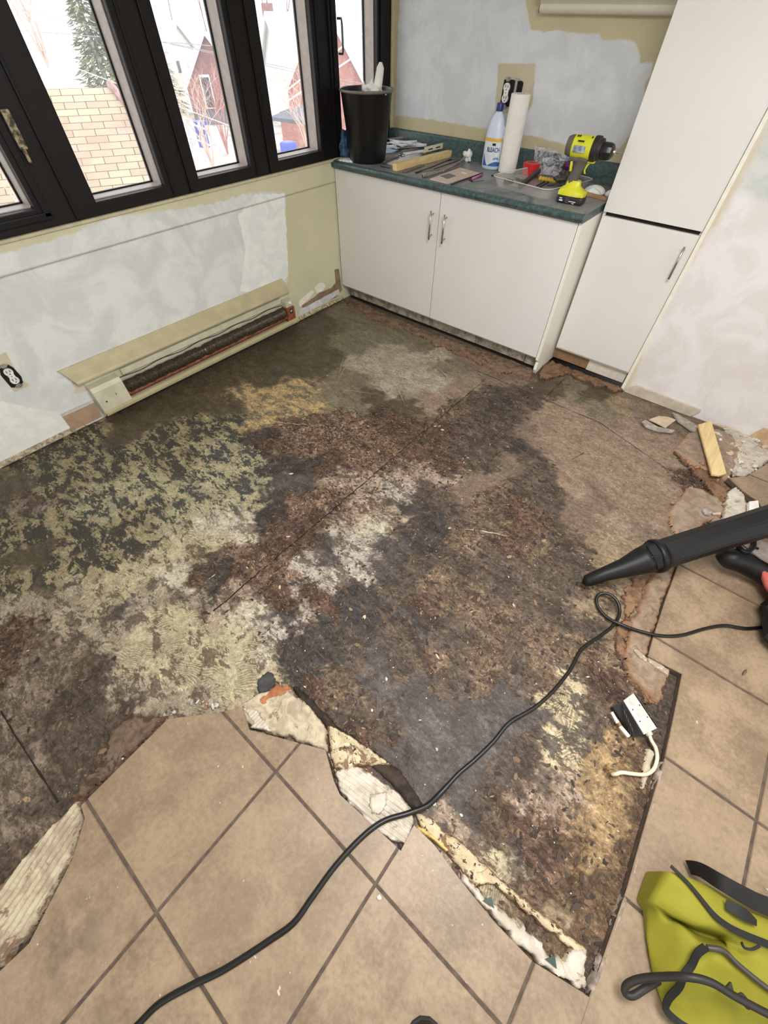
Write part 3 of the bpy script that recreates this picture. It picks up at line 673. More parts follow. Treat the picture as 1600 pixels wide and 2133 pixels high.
# ---------------------------------------------------------------- kitchen cabinets
m_cab = M('white_melamine', S(224, 221, 218), .38, var=.012, scale=3, bmp=.05, bscale=300)
m_cab2 = M('white_panel_edge', S(236, 232, 222), .4, var=.012)
m_toe = M('dirty_grey_tile', S(168, 158, 144), .6, var=.22, scale=26, bmp=.3)
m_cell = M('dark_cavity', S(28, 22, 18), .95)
m_chr = M('brushed_steel', S(190, 182, 172), .25, .9, var=.05, scale=200)
def handle(parent, x, z0, z1, y):
    h = MB(); h.tube([(x, y - .030, z0), (x, y - .030, z1)], .0055, 12); h.tube([(x, y, z0 + .02), (x, y - .03, z0 + .02)], .004, 8); h.tube([(x, y, z1 - .02), (x, y - .03, z1 - .02)], .004, 8)
    return h.build('handle', m_chr, parent, True)
bc = thing('base_cabinet', 'wide white two-door base cabinet under the green worktop', 'cabinet', (.88, .3, 0))
MB().box((.006, .019, .105), (1.752, .615, .871)).build('body', m_cab2, bc)
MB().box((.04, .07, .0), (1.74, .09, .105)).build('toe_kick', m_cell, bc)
d = MB().box((.012, 0, .119), (.890, .018, .866), .0015).build('door', m_cab, bc); handle(d, .850, .618, .772, 0)
d = MB().box((.895, 0, .119), (1.748, .018, .866), .0015).build('door', m_cab, bc); handle(d, .952, .616, .770, 0)
ep = MB(); ep.poly([(1.752, -.002, .105), (1.752, -.002, .87), (1.752, .60, .87), (1.752, .60, .0), (1.752, .222, .0), (1.752, .16, .0), (1.752, .03, -.002), (1.752, .012, .03), (1.752, .02, .085)], .019, (1, 0, 0))
ep.build('end_panel', m_cab2, bc)
for x0, x1 in ((.055, .42), (.424, .80), (.803, 1.27), (1.274, 1.66), (1.664, 1.745)):
    MB().box((x0, .052, .028 + random.random() * .004), (x1, .062, .103), .001).build('toe_tile', m_toe, bc)
tc = thing('tall_cabinet', 'tall white cabinet with upper and lower door beside the worktop', 'cabinet', (2.03, .4, 0))
MB().box((1.784, .242, .10), (2.280, .79, 2.42)).build('body', m_cab2, tc)
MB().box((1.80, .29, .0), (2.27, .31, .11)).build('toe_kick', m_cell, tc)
MB().box((1.787, .222, .882), (2.277, .241, 2.40), .0015).build('upper_door', m_cab, tc)
d = MB().box((1.792, .222, .118), (2.277, .241, .864), .0015).build('lower_door', m_cab, tc); handle(d, 2.240, .668, .816, .222)
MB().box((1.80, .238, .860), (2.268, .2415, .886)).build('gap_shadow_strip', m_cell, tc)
MB().box((1.773, .268, .02), (2.02, .276, .112), .001).build('brown_toe_tile', M('brown_toe', S(146, 116, 88), .55, var=.12, scale=18), tc)
MB().box((2.02, .264, .018), (2.27, .274, .108), .001).build('white_toe_tile', M('white_toe', S(222, 214, 202), .5, var=.05), tc)
struct(MB().box((2.280, .214, .0), (2.298, .232, 2.45), .002).build('trim_3', M('white_filler', S(238, 234, 220), .5, var=.03)))
# worktop with rounded nose and upstand
m_top, nt, bs = new_mat('green_laminate')
P0 = geo(nt); n1_ = noise(nt, P0, 55, 6, .75, .4); n2_ = noise(nt, P0, 9, 3)
t = mix(nt, sstep(nt, n1_, .38, .62), S(54, 70, 70), S(82, 98, 98))
t = mix(nt, math_(nt, 'MULTIPLY', sstep(nt, noise(nt, P0, 5, 5, .7, .8), .30, .55), .78), t, S(140, 138, 136))   # dust
sx = nt.nodes.new('ShaderNodeSeparateXYZ'); lk(nt, P0, sx.inputs[0])
dustz = math_(nt, 'MULTIPLY', sstep(nt, sx.outputs[2], .9085, .9098), sstep(nt, sx.outputs[2], .914, .911))
tt = mix(nt, sstep(nt, n1_, .38, .62), S(50, 68, 68), S(78, 98, 98))
t = mix(nt, dustz, tt, t)
lk(nt, t, bs.inputs['Base Color']); bs.inputs['Roughness'].default_value = .38
prof = [(.618, .872), (.03, .872), (-.012, .872), (-.022, .876), (-.027, .884), (-.028, .893), (-.024, .902), (-.014, .908), (.0, .910), (.30, .910), (.575, .910), (.590, .913), (.598, .922), (.600, .94), (.600, 1.0), (.604, 1.008), (.612, 1.012), (.622, 1.012), (.622, .90)]
wt = thing('worktop', 'green speckled laminate worktop with upstand, dusty', 'worktop', (.88, .3, .872))
b = MB(); b.ring_loft([[(x, y, z) for y, z in prof] for x in (.0, .004, 1.770, 1.772)])
o = b.build('slab', m_top, wt); smooth_angle(o, 40)
# hood / light housing on the back wall
hd = thing('wall_valance', 'long white rounded valance mounted high on the back wall', 'valance', (1.4, .6, 1.55))
pr_ = [(.624, 1.556), (.60, 1.545), (.588, 1.548), (.578, 1.556), (.575, 1.568), (.580, 1.578), (.57, 1.590), (.552, 1.60), (.545, 1.62), (.545, 1.70), (.56, 1.74), (.624, 1.75)]
b = MB(); b.ring_loft([[(x, y, z) for y, z in pr_] for x in (1.02, 1.783)]); o = b.build('housing', M('cream_metal', S(214, 208, 190), .45, var=.02), hd); smooth_angle(o, 50)
b = MB(); b.tube([(1.012, .592, 1.562), (1.022, .592, 1.562)], .013, 12); b.tube([(1.008, .575, 1.61), (1.024, .575, 1.61)], .02, 12); b.build('end_cap', M('brown_cap', S(150, 130, 108), .6), hd)

# ---------------------------------------------------------------- electrical outlets
m_wht = M('white_plastic', S(236, 236, 232), .4); m_dk = M('black_slot', S(14, 12, 12), .8)
m_sock = M('white_socket', S(240, 238, 232), .35)
def duplex(root, o, ux, uz, n, s=1.0):          # o centre, ux right, uz up, n outwards
    O = Vector(o); ux = Vector(ux); uz = Vector(uz); n = Vector(n)
    def W3(a, b_, c): return O + ux * a * s + uz * b_ * s + n * c * s
    b = MB()
    for c in (-.0195, .0195):
        pts = []
        for k in range(20):
            t_ = 2 * math.pi * k / 20; X_ = .0168 * math.cos(t_) ; Z_ = .0175 * math.sin(t_)
            pts.append(W3(X_ * (1.0 if abs(math.sin(t_)) < .9 else .9), c + Z_ * .95, .004))
        b.poly(pts, .010 * s, -n)
    b.poly([W3(-.012, -.012, .0035), W3(.012, -.012, .0035), W3(.012, .012, .0035), W3(-.012, .012, .0035)], .009 * s, -n)
    f = b.build('socket_face', m_sock, root)
    b = MB()
    for c in (-.0195, .0195):
        for sx_ in (-.0063, .0063):
            b.poly([W3(sx_ - .0012, c - .001, .0052), W3(sx_ + .0012, c - .001, .0052), W3(sx_ + .0012, c + .009, .0052), W3(sx_ - .0012, c + .009, .0052)], .003 * s, -n)
        b.poly([W3(.0024 * math.cos(k * .785), c - .008 + .0024 * math.sin(k * .785), .0052) for k in range(8)], .003 * s, -n)
    b.poly([W3(.0018 * math.cos(k * .785), .0018 * math.sin(k * .785), .0052) for k in range(8)], .003 * s, -n)
    b.build('slots', m_dk, f)
    for c in (-.048, .048):
        b = MB()
        b.poly([W3(-.009, c - .008, .001), W3(.009, c - .008, .001), W3(.009, c + .008, .001), W3(-.009, c + .008, .001)], .002 * s, -n)
        b.poly([W3(-.015, c - .003, .0012), W3(.015, c - .003, .0012), W3(.015, c + .003, .0012), W3(-.015, c + .003, .0012)], .002 * s, -n)
        b.build('mounting_strap', M('zinc', S(186, 180, 170), .4, .6, var=.2), root)
r = thing('electrical_outlet', 'uncovered white duplex outlet low on the left wall, beside the heater', 'outlet', (0, -2.337, .40))
b = MB(); b.poly([(.0025, -2.337 + y, .400 + z) for y, z in ((-.032, -.05), (-.02, -.056), (.024, -.05), (.034, -.02), (.030, .03), (.020, .052), (-.02, .048), (-.034, .02))], .002, (-1, 0, 0)); b.build('box_opening', m_cell, r)
duplex(r, (.006, -2.337, .400), (0, 1, 0), (0, 0, 1), (1, 0, 0), 1.12)
r = thing('electrical_outlet', 'uncovered white duplex outlet in a black two-gang box above the worktop', 'outlet', (.915, .62, 1.24))
b = MB(); b.poly([(x, .6225, z) for x, z in ((.855, 1.187), (.858, 1.296), (.868, 1.300), (.975, 1.297), (.985, 1.29), (.983, 1.19), (.90, 1.184))], .002, (0, 1, 0)); b.build('box_opening', m_cell, r)
duplex(r, (.886, .618, 1.243), (1, 0, 0), (0, 0, 1), (0, -1, 0), 1.2)
b = MB(); b.box((.937, .612, 1.20), (.951, .621, 1.30), .002); b.box((.930, .614, 1.296), (.960, .621, 1.306), .002); b.build('blank_switch', M('grey_switch', S(170, 172, 166), .4, .3), r)

# ---------------------------------------------------------------- baseboard heater on the left wall
ht = thing('baseboard_heater', 'open cream baseboard heater with a dark finned tube under the windows', 'heater', (.04, -1.33, .03))
m_hc = M('cream_enamel', S(190, 178, 142), .45, var=.05, scale=12, bmp=.1); m_hc2 = M('pale_enamel', S(206, 202, 178), .5, var=.06, scale=14)
HY0, HY1 = -2.075, -.575
b = MB(); P_ = [(.002, .338), (.008, .337), (.024, .300), (.036, .264), (.040, .256), (.041, .250)]
top = [(HY0 - .09, 0), (HY1 - .02, 0)]
rows = []
for x, z in P_:
    f = (x / .041)
    rows.append([(x, HY0 - .085 + .05 * f, z), (x, -1.3, z), (x, HY1 - .03 + .03 * f, z)])
b.grid(rows); b.grid([[(p[0] - .002, p[1], p[2] - .003) for p in r_] for r_ in rows]); o = b.build('hood', m_hc, ht, False, True)
MB().box((.001, HY0, .03), (.006, HY1, .285)).build('back_plate', m_hc2, ht)
b = MB(); b.box((.006, HY0 + .2, .190), (.024, HY1 - .08, .225), .002); b.build('upper_rail', m_hc2, ht)
b = MB(); b.grid([[(x, HY0, z), (x, HY1 + .01, z)] for x, z in ((.004, .036), (.070, .036), (.080, .040), (.083, .056), (.080, .072), (.074, .074), (.070, .054), (.010, .046))]); b.build('lower_rail', m_hc, ht)
cb_ = MB(); cb_.ring_loft([[(x, y, z) for x, z in ((.003, .05), (.076, .05), (.080, .062), (.072, .19), (.060, .212), (.003, .215))] for y in (HY0 - .004, HY0 + .165 + .0)])
ec = cb_.build('end_cover', m_hc2, ht)
b = MB(); b.tube([(.0780, HY0 + .035, .12), (.0760, HY0 + .035, .12)], .0045, 10); b.build('screw_hole', m_dk, ec)
MB().box((.0745, HY0 + .10, .13), (.0765, HY0 + .103, .143)).build('slot', m_dk, ec)
m_rust = M('rusty_copper', S(158, 92, 66), .6, .1, var=.2, scale=40); m_fin = M('dark_fin', S(104, 92, 78), .35, .5, var=.25, scale=90)
fy0, fy1 = HY0 + .165, HY1 - .075
ft = MB(); ft.tube([(.048, fy0, .092), (.048, fy1, .092)], .014, 12); fto = ft.build('element_tube', m_rust, ht)
b = MB(); n = 300; L_f = fy1 - fy0 - .03
b.tube([(.040, fy0 + .015 + L_f * k / n, .128 + .001 * math.sin(k * .13)) for k in range(n + 1)], [(.0375 if k % 2 else .0335) - (.005 if 122 < k < 132 or 204 < k < 212 else 0) + .0012 * math.sin(k * .37) for k in range(n + 1)], 18)
fb_ = b.build('fins', m_fin, fto)
MB().poly([(.006, fy0, .068), (.006, fy1, .068), (.064, fy1, .056), (.064, fy0, .056)], .002, (0, 0, 1)).build('inner_tray', m_hc, ht)
b = MB(); wp = [(.012, fy0 + .0 + (fy1 - fy0) * k / 40, .180 - .010 * math.sin(k * .35) ** 2) for k in range(41)]; b.tube(wp, .0022, 6); b.build('element_wire', m_fin, ht)
b = MB(); b.box((.006, HY1 - .075, .066), (.070, HY1 - .004, .16), .004); b.build('junction_block', m_rust, ht)
b = MB(); b.box((.006, HY1 - .07, .160), (.060, HY1 - .004, .205), .004); jb = b.build('junction_cover', m_hc2, ht)
b = MB(); b.lathe([(.010, 0), (.010, .010), (.007, .013)], (.060, HY1 - .035, .188), (1, 0, .2), 14); b.build('knob', m_sock, jb)
b = MB(); b.box((.0705, HY1 - .052, .118), (.072, HY1 - .026, .150)); b.build('black_label', m_dk, jb)
b = MB(); b.box((.0705, HY1 - .048, .138), (.0726, HY1 - .031, .142)); b.box((.0705, HY1 - .046, .128), (.0726, HY1 - .042, .136)); b.box((.0705, HY1 - .038, .128), (.0726, HY1 - .034, .136)); b.build('label_print', m_sock, jb)
# ---------------------------------------------------------------- torn layers of the old floor
def relief_patch(name, poly, z0, z1, mat, step=.006, warp=.008, amp=.002, edge=.008, ridges=None, parent=None, seed=1, flow=None):
    P = np.array([p[:2] for p in poly]); lo = P.min(0) - .02; hi = P.max(0) + .02
    X, Y = np.meshgrid(np.arange(lo[0], hi[0], step), np.arange(lo[1], hi[1], step), indexing='ij')
    d = sdf(X, Y, P) + warp * (fbm(X * 35, Y * 35, seed, 3) * 2 + fbm(X * 110, Y * 110, seed + 5, 2))
    k = np.clip(d / edge, 0, 1); k = k * k * (3 - 2 * k)
    H = z0 + (z1 - z0) * k + amp * k * (fbm(X * 30, Y * 30, seed + 9, 4) * 2 + fbm(X * 120, Y * 120, seed + 3, 2) * .8)
    if flow is not None: H = H + k * flow(X, Y)
    if ridges:
        if len(ridges) == 4:
            p_, q_ = G2(*ridges[0], .02), G2(*ridges[1], .02); ridges = (math.atan2(q_[1] - p_[1], q_[0] - p_[0]) + math.pi / 2, ridges[2], ridges[3])
        ang, sp, ra = ridges
        t = (X * math.cos(ang) + Y * math.sin(ang)) + .006 * fbm(X * 14, Y * 14, seed + 2, 2)
        H = H + k * ra * np.clip(np.sin(t / sp * 2 * math.pi) * 1.4, -1, 1)
    keep = d > -step * .9
    gx_, gy_ = np.gradient(d, step); gl_ = np.maximum(np.hypot(gx_, gy_), .3); sh_ = np.where(d < 0, np.minimum(-d, step) / gl_, 0)
    X = X + sh_ * gx_ / gl_; Y = Y + sh_ * gy_ / gl_
    F = gridfaces(*X.shape, keep=keep)
    V = np.stack([X.ravel(), Y.ravel(), H.ravel()], 1)
    V, F, A_ = compact(V, F, dict(e=d.ravel()))
    return np_mesh(name, V, F, mat, parent=parent, attrs=A_)
def layer_mat(name, top, top2, edge_c, edge_w=.02, stain=None, stain_amt=0, cells=None, dark=None):
    m, nt, bs = new_mat(name); P = geo(nt); e = attr(nt, 'e').outputs['Fac']
    n = noise(nt, P, 24, 6, .65, .5)
    c = mix(nt, sstep(nt, n, .38, .62), top, top2)
    if stain: c = mix(nt, math_(nt, 'MULTIPLY', sstep(nt, noise(nt, P, 16, 6, .7, 1.0), .56 - stain_amt, .62 - stain_amt), .9), c, stain)
    ee = math_(nt, 'ADD', e, math_(nt, 'MULTIPLY', math_(nt, 'SUBTRACT', noise(nt, P, 50, 4, .6), .5), .03))
    c = mix(nt, sstep(nt, ee, edge_w, edge_w * .3), c, edge_c)
    if dark: c = mix(nt, sstep(nt, noise(nt, P, 60, 4, .7), .57, .62), c, dark)
    lk(nt, c, bs.inputs['Base Color']); bs.inputs['Roughness'].default_value = .8
    bump(nt, noise(nt, P, 90, 5, .7), .6, .003, bs); return m
m_brd = layer_mat('grey_brown_board', S(158, 140, 122), S(134, 114, 97), S(164, 130, 104), .014)
m_brd2 = layer_mat('tan_board', S(152, 132, 111), S(126, 106, 87), S(140, 106, 78), .018, S(112, 90, 72), .0)
m_crm = layer_mat('cream_mortar', S(194, 182, 154), S(160, 144, 124), S(130, 110, 88), .006, S(118, 94, 74), .0)
m_crm2 = layer_mat('cream_moldy_board', S(206, 192, 160), S(186, 166, 134), S(112, 86, 62), .007, S(112, 82, 60), .015, dark=S(60, 44, 34))
m_rdg = layer_mat('ridged_thinset', S(208, 200, 186), S(184, 174, 158), S(160, 144, 124), .004, S(150, 130, 112), -.02)
m_rot = layer_mat('rotted_wood', S(150, 112, 78), S(92, 64, 44), S(206, 176, 126), .006, S(44, 30, 22), .06)
m_crumb = layer_mat('crumbling_orange_board', S(138, 106, 78), S(100, 76, 56), S(76, 54, 38), .012, S(84, 54, 34), -.02)
def W(z, *l): return [G2(a, b, z) for a, b in l]
def layer(name, poly, z0, z1, mat, label, cat, **kw):
    return tag(relief_patch(name, poly, z0, z1, mat, **kw), label, cat)
layer('underlay_strip', W(.006, (716, 622), (740, 622), (790, 648), (900, 692), (1000, 728), (1060, 748), (1112, 768), (1108, 782), (1085, 786), (1068, 776), (1040, 776), (1010, 762), (985, 752), (965, 735), (950, 737), (925, 722), (905, 722), (890, 705), (862, 696), (840, 682), (812, 680), (790, 668), (765, 662), (752, 645), (725, 634)), -.004, .008, layer_mat('dirty_board', S(136, 114, 92), S(108, 88, 70), S(112, 80, 56), .014, S(84, 66, 52), .04),
      'torn brown underlay strip running along the foot of the base cabinet', 'floor layer', amp=.003, warp=.016, edge=.006)
layer('underlay_strip', W(.006, (1128, 764), (1150, 752), (1180, 764), (1240, 786), (1296, 808), (1300, 816), (1280, 818), (1262, 806), (1240, 806), (1225, 796), (1205, 790), (1186, 780), (1165, 784), (1142, 790), (1120, 790)), -.004, .012, m_crumb,
      'crumbling orange underlay strip in front of the tall cabinet', 'floor layer', amp=.006, warp=.016, edge=.006)
layer('board_fragment', W(.02, (1404, 936), (1432, 902), (1458, 892), (1495, 893), (1530, 905), (1540, 950), (1520, 1000), (1490, 985), (1462, 972), (1440, 966), (1428, 952)), -.003, .018, m_brd,
      'flat grey brown board fragment lying under the pale wood strip', 'floor layer', amp=.002, warp=.010, edge=.006)
layer('crumbled_board', W(.01, (1400, 938), (1412, 936), (1440, 966), (1470, 976), (1500, 988), (1522, 1018), (1516, 1046), (1498, 1050), (1482, 1030), (1466, 1008), (1448, 990), (1430, 970)), -.004, .012, m_crumb,
      'crumbled orange underlay band below the pale wood strip', 'floor layer', amp=.010, warp=.018, edge=.005, seed=6)
layer('board_fragment', W(.02, (1416, 1036), (1440, 1009), (1464, 1020), (1500, 1034), (1512, 1060), (1504, 1078), (1470, 1086), (1446, 1106), (1436, 1128), (1416, 1122), (1398, 1092), (1396, 1062)), -.003, .019, m_brd,
      'grey brown board fragment above the black nozzle, left of the ridged thinset', 'floor layer', amp=.004, warp=.010, edge=.006, seed=3)
layer('underlay_board', W(.015, (1392, 1165), (1412, 1180), (1384, 1250), (1364, 1312), (1350, 1366), (1396, 1392), (1384, 1446), (1372, 1466), (1352, 1446), (1330, 1428), (1308, 1402), (1302, 1350), (1312, 1300), (1330, 1262), (1348, 1215), (1368, 1180)), -.003, .017, m_brd2,
      'tan underlay board with a step, left of the cut right-hand tiles', 'floor layer', amp=.003, warp=.012, edge=.007, seed=4)
layer('crumbled_board', W(.01, (1322, 1200), (1348, 1205), (1334, 1260), (1316, 1300), (1306, 1352), (1310, 1400), (1340, 1432), (1372, 1462), (1360, 1466), (1322, 1440), (1296, 1408), (1284, 1350), (1286, 1300), (1302, 1262), (1300, 1230)), -.006, .007, m_crumb,
      'crumbling orange edge between the stained floor and the tan underlay board', 'floor layer', amp=.012, warp=.022, edge=.008, seed=8)
layer('ridged_thinset', W(.018, (1516, 1020), (1535, 1010), (1552, 1024), (1556, 1046), (1575, 1058), (1590, 1064), (1592, 1085), (1560, 1085), (1540, 1094), (1506, 1080)), -.003, .017, m_rdg,
      'grey white ridged thinset patch right of the board fragment', 'thinset', ridges=((1520, 1060), (1590, 1080), .012, .003), amp=.0006, warp=.006, step=.003)
layer('ridged_thinset', W(.018, (1512, 880), (1560, 890), (1640, 930), (1600, 962), (1560, 990), (1530, 986), (1524, 960), (1510, 930)), -.003, .012, m_rdg,
      'broken thinset bed under the rubble pile by the right wall', 'thinset', ridges=(1.2, .016, .003), amp=.006, warp=.012, seed=5)
# foreground: pieces between the stained floor and the tiles
layer('ridged_thinset', W(.02, (0, 1840), (60, 1768), (110, 1712), (160, 1664), (172, 1700), (150, 1782), (104, 1866), (50, 1955), (0, 2015), (-60, 2075), (-60, 1900)), -.003, .020, m_crm,
      'long cream ridged mortar strip left of the foreground tiles', 'thinset', ridges=((20, 1930), (160, 1720), .017, .0032), amp=.001, warp=.006, step=.004, seed=2)
layer('mortar_bed', W(.02, (492, 1470), (520, 1450), (566, 1432), (600, 1430), (640, 1468), (672, 1498), (684, 1515), (686, 1566), (660, 1562), (626, 1548), (575, 1528), (518, 1516), (500, 1498)), -.003, .023, m_crm,
      'smooth cream mortar bed at the top of the foreground tiles', 'thinset', amp=.002, warp=.012, edge=.010, seed=12)
layer('ridged_thinset', W(.03, (502, 1474), (536, 1476), (552, 1500), (566, 1524), (520, 1514), (528, 1504)), .018, .0275, m_rdg,
      'small ridged thinset triangle beside the top foreground tile', 'thinset', ridges=((530, 1515), (556, 1490), .011, .0020), amp=.0003, warp=.003, step=.0025, edge=.003)
layer('rust_fragment', W(.02, (528, 1468), (552, 1440), (576, 1418), (586, 1426), (610, 1430), (600, 1446), (572, 1456), (552, 1468)), -.003, .026, layer_mat('rust_board', S(176, 116, 78), S(150, 92, 58), S(140, 80, 50), .004),
      'rust orange board scrap at the tip of the cream mortar bed', 'floor layer', amp=.004, warp=.012, edge=.006, seed=4)
layer('slate_scrap', W(.01, (530, 1418), (556, 1398), (572, 1402), (574, 1428), (556, 1448), (536, 1444)), -.003, .006, layer_mat('slate_scrap_m', S(74, 76, 74), S(56, 56, 56), S(60, 56, 52), .004),
      'dark slate coloured scrap above the rust orange board scrap', 'floor layer', amp=.002, warp=.008, edge=.005, seed=4)
layer('dark_board_edge', W(.01, (604, 1428), (622, 1430), (700, 1508), (830, 1600), (884, 1676), (870, 1700), (840, 1660), (790, 1612), (690, 1530), (632, 1470)), -.004, .012, M('dk', S(58, 44, 34), .8, var=.3, scale=40, bmp=.6),
      'dark rotten board edge behind the cream mortar strips', 'floor layer', amp=.002, warp=.006, edge=.006, seed=14)
def wedge(X, Y):
    a = Vector(G2(690, 1512, .03)); b = Vector(G2(815, 1592, .03)); n = Vector((b.y - a.y, a.x - b.x)).normalized()
    d = (X - a.x) * n.x + (Y - a.y) * n.y
    return .016 * np.exp(-(d / .008) ** 2)
layer('split_board', W(.03, (680, 1506), (700, 1512), (760, 1548), (818, 1592), (790, 1594), (745, 1592), (716, 1612), (694, 1600), (684, 1560)), .0, .024, m_crm2,
      'split mouldy board wedge with a pale yellow top edge', 'floor layer', amp=.005, warp=.006, edge=.008, seed=15, flow=wedge)
layer('ridged_thinset', W(.022, (684, 1568), (700, 1600), (745, 1592), (770, 1606), (830, 1652), (862, 1690), (866, 1716), (846, 1762), (812, 1752), (770, 1722), (720, 1672), (704, 1640)), -.003, .022, m_rdg,
      'white ridged thinset strip along the foreground tiles, under the black cord', 'thinset', ridges=((730, 1608), (850, 1700), .013, .0035), amp=.0006, warp=.006, seed=7, step=.003)
layer('mortar_chunk', W(.034, (768, 1652), (804, 1650), (806, 1680), (790, 1702), (776, 1694), (768, 1676)), .02, .034, m_rdg,
      'square white mortar chunk on the white ridged thinset strip', 'mortar', amp=.002, warp=.006, edge=.005, seed=9, step=.003)
def bord(X, Y):
    a = Vector(G2(900, 1700, .02)); b = Vector(G2(1228, 1972, .02)); n = Vector((b.y - a.y, a.x - b.x)).normalized()
    d = (X - a.x) * n.x + (Y - a.y) * n.y
    return .010 * (np.abs(d + .018) < .022)
layer('mouldy_board_edge', W(.02, (864, 1690), (900, 1700), (940, 1738), (1010, 1800), (1130, 1900), (1228, 1978), (1222, 2010), (1130, 1930), (1080, 1890), (1030, 1850), (990, 1850), (940, 1790), (880, 1730)), -.003, .018, m_crm2,
      'long mouldy cream board edge beside the lower foreground tiles', 'floor layer', amp=.004, warp=.008, edge=.008, seed=17, flow=None)
layer('white_board_edge', W(.02, (960, 1812), (976, 1832), (1010, 1866), (1060, 1900), (1110, 1945), (1150, 1990), (1176, 2004), (1190, 1972), (1228, 1982), (1222, 2064), (1200, 2058), (1160, 2040), (1112, 2002), (1040, 1930), (962, 1838)), -.003, .026, m_rdg,
      'torn white facing on the board edge, down to the bottom corner', 'floor layer', amp=.003, warp=.012, edge=.005, seed=18)
m_yel = M('yellow_foam_edge', S(222, 190, 120), .8, var=.15, scale=60, bmp=.5)
layer('yellow_edge', W(.028, (866, 1716), (884, 1722), (910, 1742), (940, 1770), (930, 1776), (900, 1752), (868, 1728)), .0, .026, m_yel,
      'crumbly yellow rim between tile and mouldy board', 'floor layer', amp=.003, warp=.006, edge=.004, seed=19, step=.004)
GS = (W(.031, (1006, 1876), (1024, 1868), (1030, 1892)), W(.031, (1136, 1998), (1156, 1990), (1160, 2018)))
for q in GS:
    tag(MB().poly([(x, y, .0315) for x, y in q], .003).build('green_scrap', M('dark_green', S(38, 66, 58), .5)), 'dark green triangular scrap, %s' % ('halfway along the torn white board facing' if q is GS[0] else 'at the bottom corner of the torn white board facing'), 'scrap')
layer('grout_ridge', W(.03, (1228, 2084), (1228, 2058), (1268, 1962), (1306, 1850), (1341, 1735), (1380, 1585), (1388, 1583), (1352, 1735), (1316, 1852), (1278, 1966), (1240, 2078)), .0, .0315, M('ridge_grey', S(172, 158, 146), .8, var=.2, scale=50, bmp=.5),
      'grey mortar rim along the straight cut of the right-hand tiles', 'thinset', amp=.0015, warp=.004, edge=.004, seed=20, step=.004)
layer('peeled_skin', W(.01, (1352, 1558), (1366, 1566), (1352, 1620), (1345, 1650), (1336, 1640), (1340, 1600)), -.003, .008, M('skin', S(196, 184, 158), .6, var=.1, bmp=.3),
      'peeled whitish skin between the white cable and the right tiles', 'floor layer', amp=.002, warp=.008, edge=.003, seed=21, step=.004)
layer('left_rubble_edge', W(.01, (226, 1520), (262, 1500), (300, 1490), (345, 1482), (345, 1494), (300, 1540), (262, 1580), (224, 1620), (170, 1668), (150, 1660), (190, 1610), (222, 1570)), -.003, .015, layer_mat('dirty_board2', S(112, 92, 76), S(84, 68, 55), S(96, 66, 48), .010, S(60, 46, 36), .04),
      'crumbling brown edge along the upper left foreground tile', 'floor layer', amp=.006, warp=.018, edge=.008, seed=22)
# little wood and tile pieces
def slab(name, pix, z, th, mat, label, cat, group=None, bev=.0015, tilt=None):
    pts_ = [(x, y, z) for x, y in W(z, *pix)]
    if tilt: pts_ = [(x, y, z + t) for (x, y, z_), t in zip(pts_, tilt)]
    b = MB(); b.poly(pts_, th)
    if bev: bmesh.ops.recalc_face_normals(b.b, faces=b.b.faces); bmesh.ops.bevel(b.b, geom=list(b.b.edges), offset=bev, segments=2, affect='EDGES')
    return tag(b.build(name, mat), label, cat, group)
m_pine, nt, bs = new_mat('pale_pine')
P0 = nt.nodes.new('ShaderNodeTexCoord').outputs['Object']
n_ = noise(nt, mapping(nt, P0, (90, 6, 40), (0, 0, .25)), 1, 4, .6, .5)
lk(nt, mix(nt, sstep(nt, n_, .3, .7), S(232, 208, 156), S(212, 184, 128)), bs.inputs['Base Color']); bs.inputs['Roughness'].default_value = .6
pw = slab('wood_strip', [(1455, 884), (1482, 876), (1514, 986), (1500, 990), (1484, 988)], .052, .012, m_pine, 'pale pine strip lying across the rubble by the right wall', 'wood strip')
m_shard = M('tile_shard_beige', S(206, 184, 160), .5, var=.06, scale=30); m_shard2 = M('tile_shard_edge', S(176, 166, 156), .7, var=.15, scale=60)
s1 = slab('tile_shard', [(1353, 873), (1372, 866), (1392, 868), (1409, 874), (1388, 890), (1370, 881)], .022, .009, m_shard, 'pointed beige tile shard lying on the floor near the right wall', 'tile shard')
slab('tile_shard', [(1337, 878), (1345, 874), (1370, 888), (1407, 896), (1400, 901), (1370, 898), (1345, 889)], .010, .008, m_shard2, 'grey curved tile shard under the pointed beige one', 'tile shard')
slab('tile_shard', [(1400, 858), (1412, 862), (1456, 888), (1450, 900), (1440, 896), (1412, 876)], .014, .010, m_shard2, 'long grey white tile shard beside the pale pine strip', 'tile shard')
slab('white_block', [(1561, 1044), (1580, 1042), (1586, 1082), (1562, 1086)], .05, .02, M('white_block_m', S(236, 232, 224), .6), 'white square-edged block on the ridged thinset above the nozzle', 'block')
slab('tile_shard', [(1464, 1062), (1470, 1058), (1486, 1066), (1478, 1074), (1468, 1070)], .03, .008, m_shard2, 'grey white chip on the upper board fragment, left of the white block', 'tile shard')
slab('tile_shard', [(1484, 1068), (1502, 1066), (1502, 1072), (1486, 1072)], .03, .008, m_shard, 'flat beige chip beside the grey white chip', 'tile shard')
slab('mortar_stick', [(1320, 1354), (1328, 1352), (1350, 1372), (1346, 1378), (1330, 1366)], .024, .008, m_rdg, 'pale mortar sliver on the tan underlay board', 'mortar')
slab('mortar_stick', [(1350, 1366), (1370, 1376), (1395, 1398), (1390, 1406), (1366, 1390), (1350, 1376)], .022, .008, m_rdg, 'long pale mortar sliver at the corner of the right-hand tiles', 'mortar')
rnd = random.Random(5)
m_rub = M('rubble_white', S(226, 220, 210), .75, var=.2, scale=60, bmp=.4)
